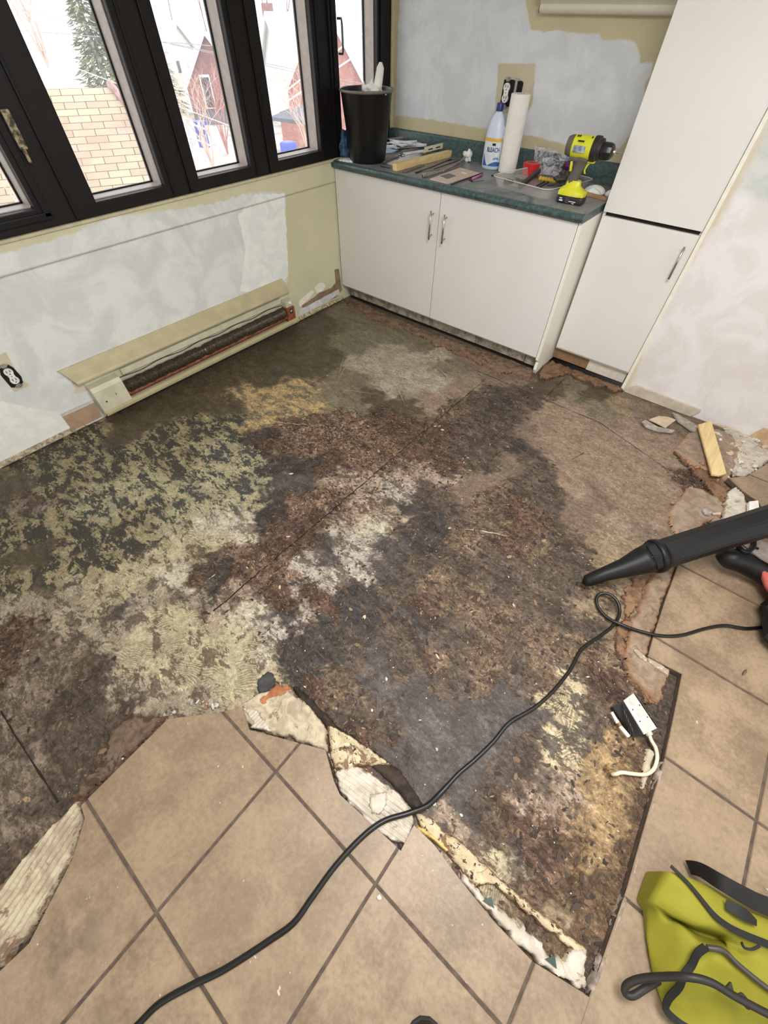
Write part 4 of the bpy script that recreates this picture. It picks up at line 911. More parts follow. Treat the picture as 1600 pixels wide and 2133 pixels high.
def chunk(x, y, z, r, mat, name='rubble_piece', flat=.6, seed=0):
    b = bmesh.new(); bmesh.ops.create_icosphere(b, subdivisions=1, radius=1); rr = random.Random(seed)
    ang = rr.random() * 6.28; sx_, sy_ = r * (.6 + rr.random()), r * (.5 + .5 * rr.random())
    for v in b.verts:
        k = .7 + .5 * rr.random(); p = Vector((v.co.x * sx_ * k, v.co.y * sy_ * k, v.co.z * r * flat * k))
        p.rotate(Euler((0, 0, ang))); v.co = p + Vector((x, y, z))
    zmin = min(v.co.z for v in b.verts)
    for v in b.verts: v.co.z += z - zmin
    m = MB(); m.b.free(); m.b = b; return m.build(name, mat)
for i in range(34):
    a, c = [(1535, 925), (1552, 960), (1520, 905), (1575, 950), (1545, 985), (1560, 905)][i % 6]
    p = W(.02, (a + rnd.uniform(-26, 26), c + rnd.uniform(-22, 22)))[0]
    tag(chunk(p[0], min(p[1], .19), .010, rnd.uniform(.005, .020), m_rub if i % 3 else m_shard, seed=i), 'broken white tile and mortar rubble piece in the heap by the right wall', 'rubble', 'rubble by the right wall')
m_och = M('orange_crumb', S(172, 132, 102), .85, var=.2, scale=40, bmp=.4)
for i, (a, c, r) in enumerate([(1402, 1048, .012), (1437, 968, .014), (1452, 975, .016), (1462, 968, .018), (1424, 955, .012), (1414, 942, .010), (1480, 985, .012), (1500, 1050, .014), (1508, 1062, .010), (1495, 1000, .012)]):
    p = W(.01, (a, c))[0]; tag(chunk(p[0], p[1], .004, r, m_och, 'board_crumb', .7, 100 + i), 'orange crumb of rotten board beside the flat board fragments', 'crumb', 'orange board crumbs')
for i in range(40):
    t_ = rnd.random(); seg = [(175, 1655, 345, 1490), (345, 1486, 500, 1466), (380, 1478, 440, 1466)][i % 3]
    p = W(.015, (seg[0] + (seg[2] - seg[0]) * t_ + rnd.uniform(-7, 7), seg[1] + (seg[3] - seg[1]) * t_ - rnd.uniform(0, 14)))[0]
    tag(chunk(p[0], p[1], .0 if i % 3 else .0, rnd.uniform(.004, .010), [m_rub, m_shard2, m_brd2, m_och][i % 4] if i % 4 != 2 else m_shard2, seed=200 + i), 'small chip of tile or mortar along the upper edge of the foreground tiles', 'rubble', 'chips along the foreground tiles')
tag(chunk(*W(.03, (790, 1870))[0], .0302, .010, m_rub, 'mortar_crumb', .5, 7), 'white mortar crumb on a foreground tile', 'mortar')
tag(chunk(*W(.03, (1548, 1402))[0], .0302, .010, M('brown_crumb', S(110, 88, 68), .8), 'dirt_crumb', .8, 8), 'small brown crumb on the right-hand tiles', 'crumb')
for i, (a, c) in enumerate([(875, 1500), (805, 1415), (961, 1698), (1430, 1130), (775, 1480), (905, 1675), (910, 1560)]):
    x, y = W(0, (a, c))[0]; tag(chunk(x, y, floor_z(x, y) - .001, .006, m_rub, 'white_chip', .6, 300 + i), 'small white chip on the stained floor ' + ['above the black cord, middle of the dark area', 'right of the rust scrap', 'between black cord and mouldy board edge', 'just left of the upper board fragment', 'nearest the top of the dark board edge', 'touching the right side of the black cord', 'left of the black cord, below the split wedge'][i], 'rubble', 'white chips on the dark floor')
# dust-like specks and torn wood slivers: nobody could count them
b = bmesh.new(); rs = random.Random(9); lay = b.verts.layers.float.new('rnd')
relv = relief
idx = np.flatnonzero((relv > .35)); pick = np.random.RandomState(3)
pr_w = relv[idx] ** 2; pr_w /= pr_w.sum(); ch = pick.choice(idx, 15000, p=pr_w)
for k in ch:
    x = x_[k] + rs.uniform(-.006, .006); y = y_[k] + rs.uniform(-.006, .006); z = Z[k] + rs.uniform(-.001, .003)
    L_ = rs.uniform(.002, .008) * rs.choice((1, 1, 1.8)); w_ = L_ * rs.uniform(.18, .7); a = rs.gauss(.6, 1.2); tl = rs.uniform(-.35, .35); r_ = rs.random()
    ca, sa = math.cos(a), math.sin(a); vs_ = []
    for u, v, s_ in ((-1, -.5, 0), (.1, -1, .3), (1, -.1, 1), (.5, .8, .6), (-.7, .7, 0)):
        vs_.append(b.verts.new((x + ca * u * L_ - sa * v * w_, y + sa * u * L_ + ca * v * w_, z + .001 + tl * u * L_ * .4 + abs(s_) * .001)))
    lo_ = [b.verts.new(v.co - Vector((0, 0, .0012))) for v in vs_]
    for v in vs_ + lo_: v[lay] = r_
    b.faces.new(vs_); b.faces.new(lo_[::-1])
    for q in range(5): b.faces.new((vs_[q], lo_[q], lo_[(q + 1) % 5], vs_[(q + 1) % 5]))
m_sl, nt, bs = new_mat('torn_wood_slivers')
rp = nt.nodes.new('ShaderNodeValToRGB'); lk(nt, attr(nt, 'rnd').outputs['Fac'], rp.inputs[0])
cr = rp.color_ramp; cr.interpolation = 'CONSTANT'
cols = [(0, S(50, 40, 34)), (.25, S(84, 66, 52)), (.5, S(112, 88, 68)), (.68, S(70, 58, 50)), (.88, S(122, 98, 76)), (.965, S(150, 126, 98)), (.992, S(196, 180, 154))]
cr.elements[0].color = cols[0][1]; cr.elements[1].position = cols[1][0]; cr.elements[1].color = cols[1][1]
for p_, c_ in cols[2:]: e_ = cr.elements.new(p_); e_.color = c_
lk(nt, rp.outputs[0], bs.inputs['Base Color']); bs.inputs['Roughness'].default_value = .8
me = bpy.data.meshes.new('wood_slivers'); b.to_mesh(me); b.free(); me.materials.append(m_sl)
o = bpy.data.objects.new('wood_slivers', me); COL.objects.link(o); tag(o, 'torn wood slivers and flakes scattered over the stained floor', 'debris', kind='stuff')
b = bmesh.new()
for k in range(420):
    if k % 3: a_, c_ = rs.uniform(560, 1420), rs.uniform(780, 1500)
    elif k % 2: a_, c_ = rs.uniform(700, 1350), rs.uniform(1500, 1900)
    else: a_, c_ = rs.uniform(1240, 1520), rs.uniform(850, 1150)
    x, y = W(0, (a_, c_))[0]
    if y > .18: continue
    z = floor_z(x, y); r_ = rs.uniform(.0008, .0024); t_ = rs.uniform(0, 3)
    if sdf(np.array(x), np.array(y), front) > -.03 or sdf(np.array(x), np.array(y), right) > -.03: continue
    q = [b.verts.new((x + r_ * math.cos(t_ + j * 1.7) * (1.8 if j % 2 else .9), y + r_ * math.sin(t_ + j * 1.7), z + .001 + .001 * (j % 2))) for j in range(4)]
    q2 = [b.verts.new(v.co - Vector((0, 0, .0015))) for v in q]
    try:
        b.faces.new(q); b.faces.new(q2[::-1])
        for j in range(4): b.faces.new((q[j], q2[j], q2[(j + 1) % 4], q[(j + 1) % 4]))
    except ValueError: pass
me = bpy.data.meshes.new('white_grit'); b.to_mesh(me); b.free(); me.materials.append(m_rub)
o = bpy.data.objects.new('white_grit', me); COL.objects.link(o); tag(o, 'fine white grit sprinkled over the stained floor', 'debris', kind='stuff')
# ---------------------------------------------------------------- things on the worktop
CT = .9105
m_binm = M('black_bin_plastic', S(18, 15, 15), .38, var=.05, scale=6)
bn = thing('waste_bin', 'tall tapered black waste bin at the window end of the worktop', 'bin', (.195, .135, CT))
b = MB(); pf_ = [(.0, .003), (.108, .003), (.112, .0), (.116, .006), (.158, .325), (.164, .332), (.166, .338), (.162, .341), (.157, .338), (.153, .322), (.112, .012), (.0, .012)]
b.lathe(pf_, (.195, .135, CT), seg=48, cap=True); o = b.build('bin_body', m_binm, bn); smooth_angle(o, 40)
b = MB(); b.lathe([(.1585, .326), (.168, .330), (.1695, .336), (.166, .341), (.158, .339)], (.195, .135, CT), seg=48, cap=False); o = b.build('rim', M('grey_worn_rim', S(120, 112, 106), .4), bn, True)
# white glove sticking out of the bin
m_glv = M('white_rag', S(238, 240, 236), .7, var=.05, scale=20, bmp=.2, bscale=60)
gl = thing('white_glove', 'crumpled white rubber glove poking out of the black bin', 'glove', (.29, .12, CT + .30))
def blobmesh(c, r, seed, amp=.4, sub=3, sq=(1, 1, 1)):
    b = bmesh.new(); bmesh.ops.create_icosphere(b, subdivisions=sub, radius=1)
    from mathutils import noise as mn
    for v in b.verts:
        n = mn.noise(v.co * 1.7 + Vector((seed, seed * 2, 0))) + .5 * mn.noise(v.co * 4.1 + Vector((seed, 0, 0)))
        v.co = Vector((v.co.x * sq[0], v.co.y * sq[1], v.co.z * sq[2])) * r * (1 + amp * n) + Vector(c)
    m = MB(); m.b.free(); m.b = b; return m
gx_, gy_ = .275, .10
blobmesh((gx_, gy_, CT + .335), .062, 3, .7, 3, (1.0, .8, .5)).build('cuff', m_glv, gl, True)
b = MB(); b.tube([(gx_ + .025, gy_ + .01, CT + .33), (gx_ + .03, gy_ + .02, CT + .38), (gx_ + .035, gy_ + .03, CT + .43), (gx_ + .036, gy_ + .032, CT + .452)], [.026, .024, .021, .008], 14); b.build('finger', m_glv, gl, True)
b = MB(); b.tube([(gx_ - .01, gy_, CT + .33), (gx_ - .012, gy_ + .005, CT + .385)], [.02, .002], 8); b.tube([(gx_ - .05, gy_ - .01, CT + .32), (gx_ - .062, gy_ - .01, CT + .375)], [.016, .002], 8); b.build('folds', m_glv, gl, True)
# jeans bundle behind the bin, white cloth under it
m_jean = M('blue_denim', S(72, 104, 138), .85, c2=S(26, 46, 80), scale=22, bmp=.5, bscale=200)
jn = blobmesh((.050, .085, CT + .070), .052, 8, .75, 4, (.62, .9, 1.35)); jn.build('denim_bundle', m_jean, None, True); o = bpy.data.objects['denim_bundle']
tag(o, 'crumpled blue denim cloth bundle behind the black bin', 'cloth')
for v in o.data.vertices:
    v.co.z = max(v.co.z + o.location.z, CT) - o.location.z
    v.co.x = max(v.co.x + o.location.x, .006) - o.location.x
wc = relief_patch('white_cloth', [(.02, .02), (.06, .0), (.14, .012), (.17, .05), (.16, .12), (.1, .2), (.02, .2)], CT, CT + .008, m_glv, amp=.005, warp=.01, edge=.01, step=.005)
tag(wc, 'flat white cloth between black bin and worktop corner', 'cloth')
# bleach bottle
bl = thing('bleach_bottle', 'white bleach bottle with a dark blue cap, left of the paper towel roll', 'bottle', (.925, .50, CT))
c_ = (.925, .50, CT)
m_blc = M('bluish_white_plastic', S(208, 220, 236), .35, var=.02)
b = MB(); b.lathe([(.0, .0), (.052, .0), (.059, .006), (.060, .02), (.060, .15), (.058, .17), (.050, .205), (.040, .232), (.030, .25), (.020, .262), (.018, .275), (.0, .276)], c_, seg=36, sq=(1.0, .78)); b.build('bottle_body', m_blc, bl, True)
b = MB(); b.tube([(c_[0] + .043, c_[1] + .0, CT + .205), (c_[0] + .058, c_[1], CT + .195), (c_[0] + .060, c_[1], CT + .15), (c_[0] + .056, c_[1], CT + .13)], [.010, .009, .009, .010], 10); b.build('grip', m_blc, bl, True)
b = MB(); b.lathe([(.0, .268), (.021, .268), (.021, .298), (.019, .302), (.0, .302)], c_, seg=20); o = b.build('cap', M('navy_cap', S(26, 44, 118), .35), bl); smooth_angle(o)
# label wrapped round the front (towards -y): band of the elliptical body
def wrap(bld, a0, a1, z0, z1, r=.0606, n=14, sq=.785):
    rows = []
    for z in (z0, z1):
        rows.append([(c_[0] + r * math.cos(a0 + (a1 - a0) * i / n), c_[1] + r * sq * math.sin(a0 + (a1 - a0) * i / n), CT + z) for i in range(n + 1)])
    bld.grid(rows)
A0, A1 = math.radians(222), math.radians(362)
b = MB(); wrap(b, A0, A1, .018, .135); lb = b.build('label', M('label_pale', S(226, 234, 238), .4), bl)
b = MB(); wrap(b, A0, A1, .136, .152, .0611); b.build('yellow_band', M('label_yellow', S(236, 186, 74), .4), lb)
b = MB(); wrap(b, math.radians(284), math.radians(304), .118, .129, .0614); b.build('black_emblem', m_dk, lb)
m_lb = M('label_blue', S(56, 104, 176), .4)
def wpt(a, z, r=.0613): return (c_[0] + r * math.cos(math.radians(a)), c_[1] + r * .785 * math.sin(math.radians(a)), CT + z)
b = MB()
b.grid([[wpt(232 + t * 40, .02 + .0 * t) for t in np.linspace(0, 1, 8)], [wpt(232 + t * 40, .02 + .062 * (1 - t) ** 1.5) for t in np.linspace(0, 1, 8)]])
b.build('blue_swoosh', m_lb, lb)
b = MB(); b.grid([[wpt(272 + t * 84, .020) for t in np.linspace(0, 1, 12)], [wpt(272 + t * 84, .024 + .012 * math.sin(t * 3.1) + .012 * t) for t in np.linspace(0, 1, 12)]]); b.build('blue_wave', m_lb, lb)
b = MB(); b.grid([[wpt(318 + 22 * math.cos(k * .4), .052 + .012 * math.sin(k * .4), .0614) for k in range(9)], [wpt(318 + 8 * math.cos(k * .4), .050 + .004 * math.sin(k * .4), .0614) for k in range(9)]]); b.build('pale_drop', M('label_midblue', S(120, 160, 206), .4), lb)
tx = bpy.data.curves.new('bleach_text', 'FONT'); tx.body = 'BLEACH'; tx.size = .030; tx.align_x = 'CENTER'; tx.extrude = .0002; tx.offset = .0006; tx.space_character = .95
to = bpy.data.objects.new('bleach_text', tx); COL.objects.link(to)
dg = bpy.context.evaluated_depsgraph_get(); tm = bpy.data.meshes.new_from_object(to.evaluated_get(dg)); bpy.data.objects.remove(to)
wdt = max(v.co.x for v in tm.vertices) - min(v.co.x for v in tm.vertices)
for v in tm.vertices:
    a = math.radians(294) + v.co.x / wdt * math.radians(80)
    h = v.co.z + .0618; v.co = Vector((h * math.cos(a), h * .785 * math.sin(a), .088 + v.co.y))
tm.materials.append(M('label_navy', S(34, 58, 130), .4)); to = bpy.data.objects.new('lettering', tm); COL.objects.link(to); to.parent = lb
# paper towel roll
pt = thing('paper_towel_roll', 'tall white paper towel roll standing behind the plastic tray', 'paper towel', (1.045, .50, CT))
m_pap = M('paper_white', S(236, 232, 226), .9, var=.02, bmp=.35, bscale=260)
b = MB(); b.lathe([(.022, .0), (.052, .0), (.0545, .003), (.0545, .345), (.053, .348), (.022, .348)], (1.045, .50, CT), (0, 0, 1), seg=40); o = b.build('paper', m_pap, pt); smooth_angle(o)
b = MB(); b.lathe([(.0215, .0), (.0215, .3485), (.019, .3485), (.019, .0)], (1.045, .50, CT), (0, 0, 1), seg=24, cap=False); b.build('cardboard_core', M('cardboard', S(150, 126, 100), .8), pt)
b = MB(); b.lathe([(.0, .344), (.0195, .344), (.0, .3445)], (1.045, .50, CT), (0, 0, 1), seg=20); b.build('core_shade', m_cell, pt)
# shallow transparent tray with its contents
m_clr, nt, bs = new_mat('clear_plastic')
tr = nt.nodes.new('ShaderNodeBsdfTransparent'); tr.inputs[0].default_value = (.93, .93, .93, 1); pb_ = nt.nodes['Principled BSDF']; pb_.inputs['Base Color'].default_value = S(226, 222, 218); pb_.inputs['Roughness'].default_value = .15
mx = nt.nodes.new('ShaderNodeMixShader'); mx.inputs[0].default_value = .28; lk(nt, tr.outputs[0], mx.inputs[1]); lk(nt, pb_.outputs[0], mx.inputs[2]); lk(nt, mx.outputs[0], nt.nodes['Material Output'].inputs['Surface'])
def C2(px_, py_, z=CT): p = at(px_, py_, z); return (float(p[0]), float(p[1]))
tray = [C2(1034, 384), C2(1146, 408), C2(1188, 330), C2(1110, 312)]
tray = [(1.135, .145), (1.51, .075), (1.61, .46), (1.23, .54)]
def offp(P, d):
    c = np.mean(P, 0); return [tuple(c + (np.array(p) - c) * d) for p in P]
def rrect(P, f=.12, n=5):
    out = []
    for i in range(4):
        a = np.array(P[i - 1]); b_ = np.array(P[i]); c = np.array(P[(i + 1) % 4]); p0 = b_ + (a - b_) * f; p1 = b_ + (c - b_) * f
        for k in range(n + 1):
            t_ = k / n; out.append(tuple((1 - t_) ** 2 * p0 + 2 * t_ * (1 - t_) * b_ + t_ ** 2 * p1))
    return out
tr_ = thing('plastic_tray', 'shallow clear plastic tray full of small tools beside the drill', 'tray', (1.37, .30, CT))
R0 = rrect(offp(tray, .93)); R1 = rrect(offp(tray, 1.0)); R2 = rrect(offp(tray, 1.03))
b = MB(); rings = [[(x, y, CT) for x, y in R0], [(x, y, CT + .045) for x, y in R1], [(x, y, CT + .047) for x, y in R2], [(x, y, CT + .044) for x, y in R2]]
L_ = [[b.b.verts.new(p) for p in r] for r in rings]
for a_, c2_ in zip(L_[:-1], L_[1:]):
    for i in range(len(a_)): b.b.faces.new((a_[i], a_[(i + 1) % len(a_)], c2_[(i + 1) % len(a_)], c2_[i]))
b.b.faces.new(L_[0]); o = b.build('tray_shell', m_clr, tr_); smooth_angle(o, 40)
m_rim = M('milky_rim', S(228, 226, 222), .3, alpha=.8)
b = MB(); b.tube([(x, y, CT + .047) for x, y in R2 + [R2[0]]], .0022, 6); b.build('tray_rim', m_rim, tr_, True)
def on(px_, py_, z=CT + .006): return Vector((*C2(px_, py_, z), z))
tz = CT + .006
rt = thing('red_tape_roll', 'roll of bright red tape in the clear tray', 'tape', (*C2(1104, 362, tz), tz)); cc = Vector((*C2(1104, 364, tz), tz))
b = MB(); b.lathe([(.038, .0), (.052, .0), (.052, .058), (.038, .058)], cc, seg=36); o = b.build('tape', M('red_tape', S(206, 34, 34), .3, var=.03), rt); smooth_angle(o)
b = MB(); b.lathe([(.0382, -.0002), (.0382, .0585), (.035, .0585), (.035, -.0002)], cc, seg=36, cap=False); b.build('core', M('pink_core', S(214, 160, 150), .6), rt)
m_bag, nt, bs = new_mat('crinkled_clear_bag')
tr = nt.nodes.new('ShaderNodeBsdfTransparent'); pb_ = nt.nodes['Principled BSDF']; P0 = nt.nodes.new('ShaderNodeTexCoord').outputs['Object']
pb_.inputs['Base Color'].default_value = S(214, 214, 222); pb_.inputs['Roughness'].default_value = .2; bump(nt, noise(nt, P0, 40, 5, .6, 1.2), 1, .02, pb_)
mx = nt.nodes.new('ShaderNodeMixShader'); lk(nt, sstep(nt, noise(nt, P0, 30, 4, .6, 1.0), .3, .7), mx.inputs[0]); lk(nt, tr.outputs[0], mx.inputs[1]); lk(nt, pb_.outputs[0], mx.inputs[2]); lk(nt, mx.outputs[0], nt.nodes['Material Output'].inputs['Surface'])
from mathutils import noise as mnoise
def sheet(p00, p10, p01, p11, n, amp, seed, fr=14):
    p00, p10, p01, p11 = map(Vector, (p00, p10, p01, p11)); rows = []
    for i in range(n + 1):
        r_ = []
        for j in range(n + 1):
            u, v = i / n, j / n; p = p00 * (1 - u) * (1 - v) + p10 * u * (1 - v) + p01 * (1 - u) * v + p11 * u * v
            p = p + Vector((mnoise.noise(p * fr + Vector((seed, 0, 0))), mnoise.noise(p * fr + Vector((0, seed, 0))), mnoise.noise(p * fr + Vector((0, 0, seed))))) * amp
            r_.append(p)
        rows.append(r_)
    return rows
b = MB(); b.grid(sheet((1.20, .50, CT + .02), (1.42, .45, CT + .02), (1.16, .57, CT + .125), (1.42, .54, CT + .12), 14, .03, 5))
tag(b.build('clear_plastic_bag', m_bag, None, True), 'crinkled clear plastic bag standing in the tray behind the red tape', 'bag')
m_sw = M('steel_wool', S(120, 116, 108), .6, .3, c2=S(52, 50, 46), scale=90, bmp=1, bscale=200)
tag(blobmesh((1.475, .41, tz + .032), .055, 12, .5, 4, (1.1, .9, .6)).build('steel_wool_pad', m_sw, None, True), 'grey tangled steel wool pad in the tray behind the drill', 'steel wool')
tag(blobmesh((1.44, .50, tz + .07), .03, 14, .4, 3, (1.4, .6, 1)).build('purple_wrapper', M('purple_foil', S(92, 28, 84), .35, var=.2)), 'dark purple wrapper behind the steel wool', 'wrapper')
def bar(name, p, q, w_, h, mat, parent=None, bev=.002, z=tz, dz=0):
    p = Vector((p[0], p[1], z)); q = Vector((q[0], q[1], z + dz)); d = (q - p); L = d.length; a = math.atan2(d.y, d.x)
    m = Matrix.Translation(p) @ Matrix.Rotation(a, 4, 'Z') @ Matrix.Rotation(-math.asin(dz / L), 4, 'Y')
    b = MB(); b.box((0, -w_ / 2, 0), (L, w_ / 2, h), bev, m); return b.build(name, mat, parent)
m_blkp = M('black_rubber', S(42, 40, 40), .5); m_stl = M('worn_steel', S(180, 178, 172), .3, .85, var=.15, scale=60)
kn = thing('utility_knife', 'dark handled knife lying slantwise in the tray below the tape', 'knife', (*C2(1095, 385, tz), tz))
bar('handle', C2(1082, 392, tz + .01), C2(1122, 362, tz + .03), .024, .02, m_blkp, kn, .006, tz + .006, .03); bar('blade', C2(1062, 387, tz), C2(1084, 391, tz), .02, .003, m_stl, kn, .0005, tz + .004)
sc_ = thing('small_scraper', 'short steel scraper in front of the red tape', 'scraper', (*C2(1088, 378, tz), tz)); bar('blade', C2(1075, 373, tz), C2(1096, 379, tz), .018, .012, m_stl, sc_, .003, tz + .004); bar('plate', C2(1078, 366, tz), C2(1098, 372, tz), .035, .003, M('grey_plate', S(170, 164, 158), .5), sc_, .001, tz + .001)
yt = thing('yellow_driver', 'short yellow ribbed screwdriver handle in the tray', 'screwdriver', (*C2(1142, 374, tz), tz))
a_, c2_ = Vector((*C2(1124, 371, tz + .012), tz + .012)), Vector((*C2(1160, 378, tz + .012), tz + .012)); b = MB(); b.tube([a_.lerp(c2_, k / 24) for k in range(25)], [.0105 + .0022 * math.sin(k * 1.6) for k in range(25)], 12); b.build('grip', M('yellow_plastic', S(226, 186, 60), .4), yt, True)
b = MB(); b.tube([c2_, c2_ + (c2_ - a_) * .25], .003, 8); b.build('shank', m_stl, yt)
for k, (p, q) in enumerate((((1118, 389), (1134, 380)), ((1124, 391), (1142, 381)), ((1140, 388), (1154, 388)))):
    tag(bar('hex_key', C2(*p, tz), C2(*q, tz), .008, .007, m_blkp, None, .002, tz + .001), 'short black hex key beside the yellow screwdriver in the tray', 'hex key', 'black hex keys in the tray')
tag(bar('steel_rule', C2(1122, 362, tz), C2(1180, 368, tz), .018, .004, m_stl, None, .001, tz + .012), 'narrow steel rule lying across the tray by the steel wool', 'rule')
ad = thing('pipe_fitting', 'small rusty pipe fitting in the left corner of the tray', 'fitting', (*C2(1056, 380, tz), tz)); cc = Vector((*C2(1056, 382, tz), tz))
m_rus2 = M('brown_rust', S(92, 62, 50), .6, .3, var=.2)
b = MB(); b.lathe([(.012, .0), (.020, .0), (.020, .018), (.012, .018)], cc, seg=8); b.build('nut', m_rus2, ad); b = MB(); b.tube([cc + Vector((0, 0, .010)), cc + Vector((.035, .0, .012))], .010, 10); b.build('spigot', m_rus2, ad)
# drill
DX, DY = 1.635, .135
dr = thing('cordless_drill', 'lime green and grey cordless drill standing on its black battery', 'drill', (DX, DY, CT))
m_lime = M('lime_plastic', S(212, 212, 50), .35, var=.04, scale=20); m_gry = M('grey_overmould', S(96, 90, 80), .65); m_dkp = M('dark_plastic', S(40, 38, 42), .4)
Rz = Matrix.Translation((DX, DY, CT)) @ Matrix.Rotation(math.radians(3), 4, 'Z')
b = MB(); b.box((-.075, -.040, .0), (.060, .040, .034), .010, Rz, 3); o = b.build('battery', m_dkp, dr, True); smooth_angle(o, 50)
bat = o
b = MB(); b.box((-.058, -.0412, .010), (-.040, -.0398, .016), 0, Rz); b.box((-.058, -.0412, .020), (-.044, -.0398, .024), 0, Rz); b.box((-.005, -.0412, .012), (.030, -.0398, .015), 0, Rz); b.box((.012, -.0412, .005), (.024, -.0398, .008), 0, Rz); b.build('white_marks', m_wht, bat)
b = MB(); b.box((-.028, -.0415, .004), (-.004, -.039, .033), .002, Rz); b.build('latch', M('battery_latch', S(58, 56, 60), .5), bat)
b = MB(); b.ring_loft([[Rz @ Vector((x * k + (-.008 if zi < 2 else -.016), y * k, z)) for x, y in ((-.066, -.034), (-.03, -.040), (.03, -.040), (.062, -.030), (.068, 0), (.062, .030), (.03, .040), (-.03, .040), (-.066, .034), (-.072, 0))] for zi, (k, z) in enumerate(((1.02, .034), (1.02, .050), (.78, .062), (.56, .072), (.46, .094)))]); o = b.build('foot', m_lime, dr); smooth_angle(o, 45)
def rad(cx, cz, rx, ry, n=14): return [(cx + rx * math.cos(2 * math.pi * k / n), ry * math.sin(2 * math.pi * k / n), cz) for k in range(n)]
b = MB(); b.ring_loft([[Rz @ Vector(p) for p in rad(cx, cz, rx, ry)] for cx, cz, rx, ry in ((-.030, .056, .036, .022), (-.034, .075, .029, .020), (-.028, .10, .027, .020), (-.020, .13, .027, .020), (-.012, .155, .030, .021), (-.010, .175, .040, .024), (-.010, .195, .055, .030))]); o = b.build('grip', m_gry, dr, True)
def xr(cx, ry, rz_, cz=.222, n=24): return [Rz @ Vector((cx, ry * math.cos(2 * math.pi * k / n), cz + rz_ * math.sin(2 * math.pi * k / n))) for k in range(n)]
b = MB(); b.ring_loft([xr(-.104, .020, .024), xr(-.102, .030, .036), xr(-.085, .036, .042), xr(-.060, .038, .044)]); o = b.build('rear_cap', m_gry, dr); smooth_angle(o, 35)
b = MB(); b.ring_loft([xr(-.070, .0385, .0445), xr(-.02, .040, .046), xr(.022, .040, .046), xr(.036, .037, .043)]); bod = b.build('motor_housing', m_lime, dr); smooth_angle(bod, 35)
b = MB(); b.box((-.075, -.024, .168), (.020, .024, .190), .008, Rz); b.build('lower_housing', m_gry, dr)
b = MB(); b.box((-.058, -.0425, .206), (.0, -.036, .232), .002, Rz); b.build('info_label', M('label_silver', S(180, 188, 196), .3, c2=S(90, 110, 150), scale=40), bod)
b = MB(); b.box((-.045, -.041, .247), (-.015, -.034, .251), 0, Rz); b.build('vent_marks', m_dk, bod)
for x in (-.058, -.048, .012): MB().box((x, -.026, .262), (x + .005, -.010, .2665), 0, Rz).build('vent_slot', m_dk, bod)
b = MB(); b.ring_loft([xr(.026, .0425, .0485), xr(.034, .0445, .0505), xr(.052, .0435, .0495), xr(.056, .038, .043), xr(.068, .037, .042), xr(.070, .034, .038)]); o = b.build('clutch_ring', m_dkp, dr); smooth_angle(o, 35)
b = MB(); rr_ = []
for cx, r in ((.070, .031), (.078, .034), (.104, .033), (.118, .028), (.126, .018), (.128, .014)): rr_.append([Rz @ Vector((cx, (r + (.0012 if k % 3 == 0 else 0)) * math.cos(2 * math.pi * k / 30), .219 + (r + (.0012 if k % 3 == 0 else 0)) * math.sin(2 * math.pi * k / 30))) for k in range(30)])
b.ring_loft(rr_); o = b.build('chuck', M('chuck_black', S(30, 29, 31), .35), dr); smooth_angle(o, 30)
b = MB(); b.lathe([(.013, .0), (.010, .007), (.004, .012)], Rz @ Vector((.127, 0, .219)), Rz.to_3x3() @ Vector((1, 0, 0)), 14); b.build('chuck_jaw', m_chr, dr)
b = MB(); b.tube([Rz @ Vector((.135, 0, .219)), Rz @ Vector((.150, 0, .219)), Rz @ Vector((.152, 0, .219)), Rz @ Vector((.172, 0, .219))], [.0045, .0045, .0022, .0015], 8); b.build('driver_bit', m_chr, dr)
b = MB(); b.tube([Rz @ Vector(p) for p in ((.045, 0, .176), (.030, 0, .170), (.022, 0, .158), (.016, 0, .140), (.020, 0, .128), (.026, 0, .126))], [.006, .006, .005, .0045, .004, .003], 8); b.box((-.01, -.012, .168), (.055, .012, .182), .004, Rz); b.build('trigger_guard', m_lime, dr, True)
b = MB(); b.box((-.030, -.020, .135), (-.018, -.012, .176), .003, Rz @ Matrix.Rotation(-.18, 4, 'Y')); b.build('lime_stripe', m_lime, dr)
# dust masks and tan strip in the corner behind the drill
def dome(name, c, r, label, yaw, sq=(1, .8, .6), cat='dust mask'):
    t = thing(name, label, cat, c); b = MB(); rings = []
    for k in range(8):
        a = k / 7 * math.pi / 2; rings.append([Vector(c) + Matrix.Rotation(yaw, 3, 'Z') @ Vector((r * math.cos(a) * math.cos(j * math.pi / 12) * sq[0] * (1 + .06 * math.sin(3 * j)), r * math.cos(a) * math.sin(j * math.pi / 12) * sq[1], r * math.sin(a) * sq[2] + .001)) for j in range(24)])
    b.ring_loft(rings); b.build('shell', m_glv, t, True); return t
t = dome('dust_mask', (1.655, .40, CT), .058, 'domed white dust mask behind the drill', .3)
b = MB(); b.tube([(1.61, .37, CT + .01), (1.66, .35, CT + .045), (1.70, .37, CT + .012)], .0015, 6); b.build('strap', m_glv, t)
t = dome('paper_cup_lid', (1.745, .40, CT), .030, 'small folded white cloth against the tall cabinet', 0, (1, 1, .9), 'cloth')
t.name = 'folded_cloth'
tag(bar('tan_strip', (1.585, .335), (1.765, .300), .022, .014, M('tan_card', S(176, 138, 96), .7, var=.1), None, .002, CT), 'narrow tan strip of wood behind the drill, pointing to the tall cabinet', 'wood strip')
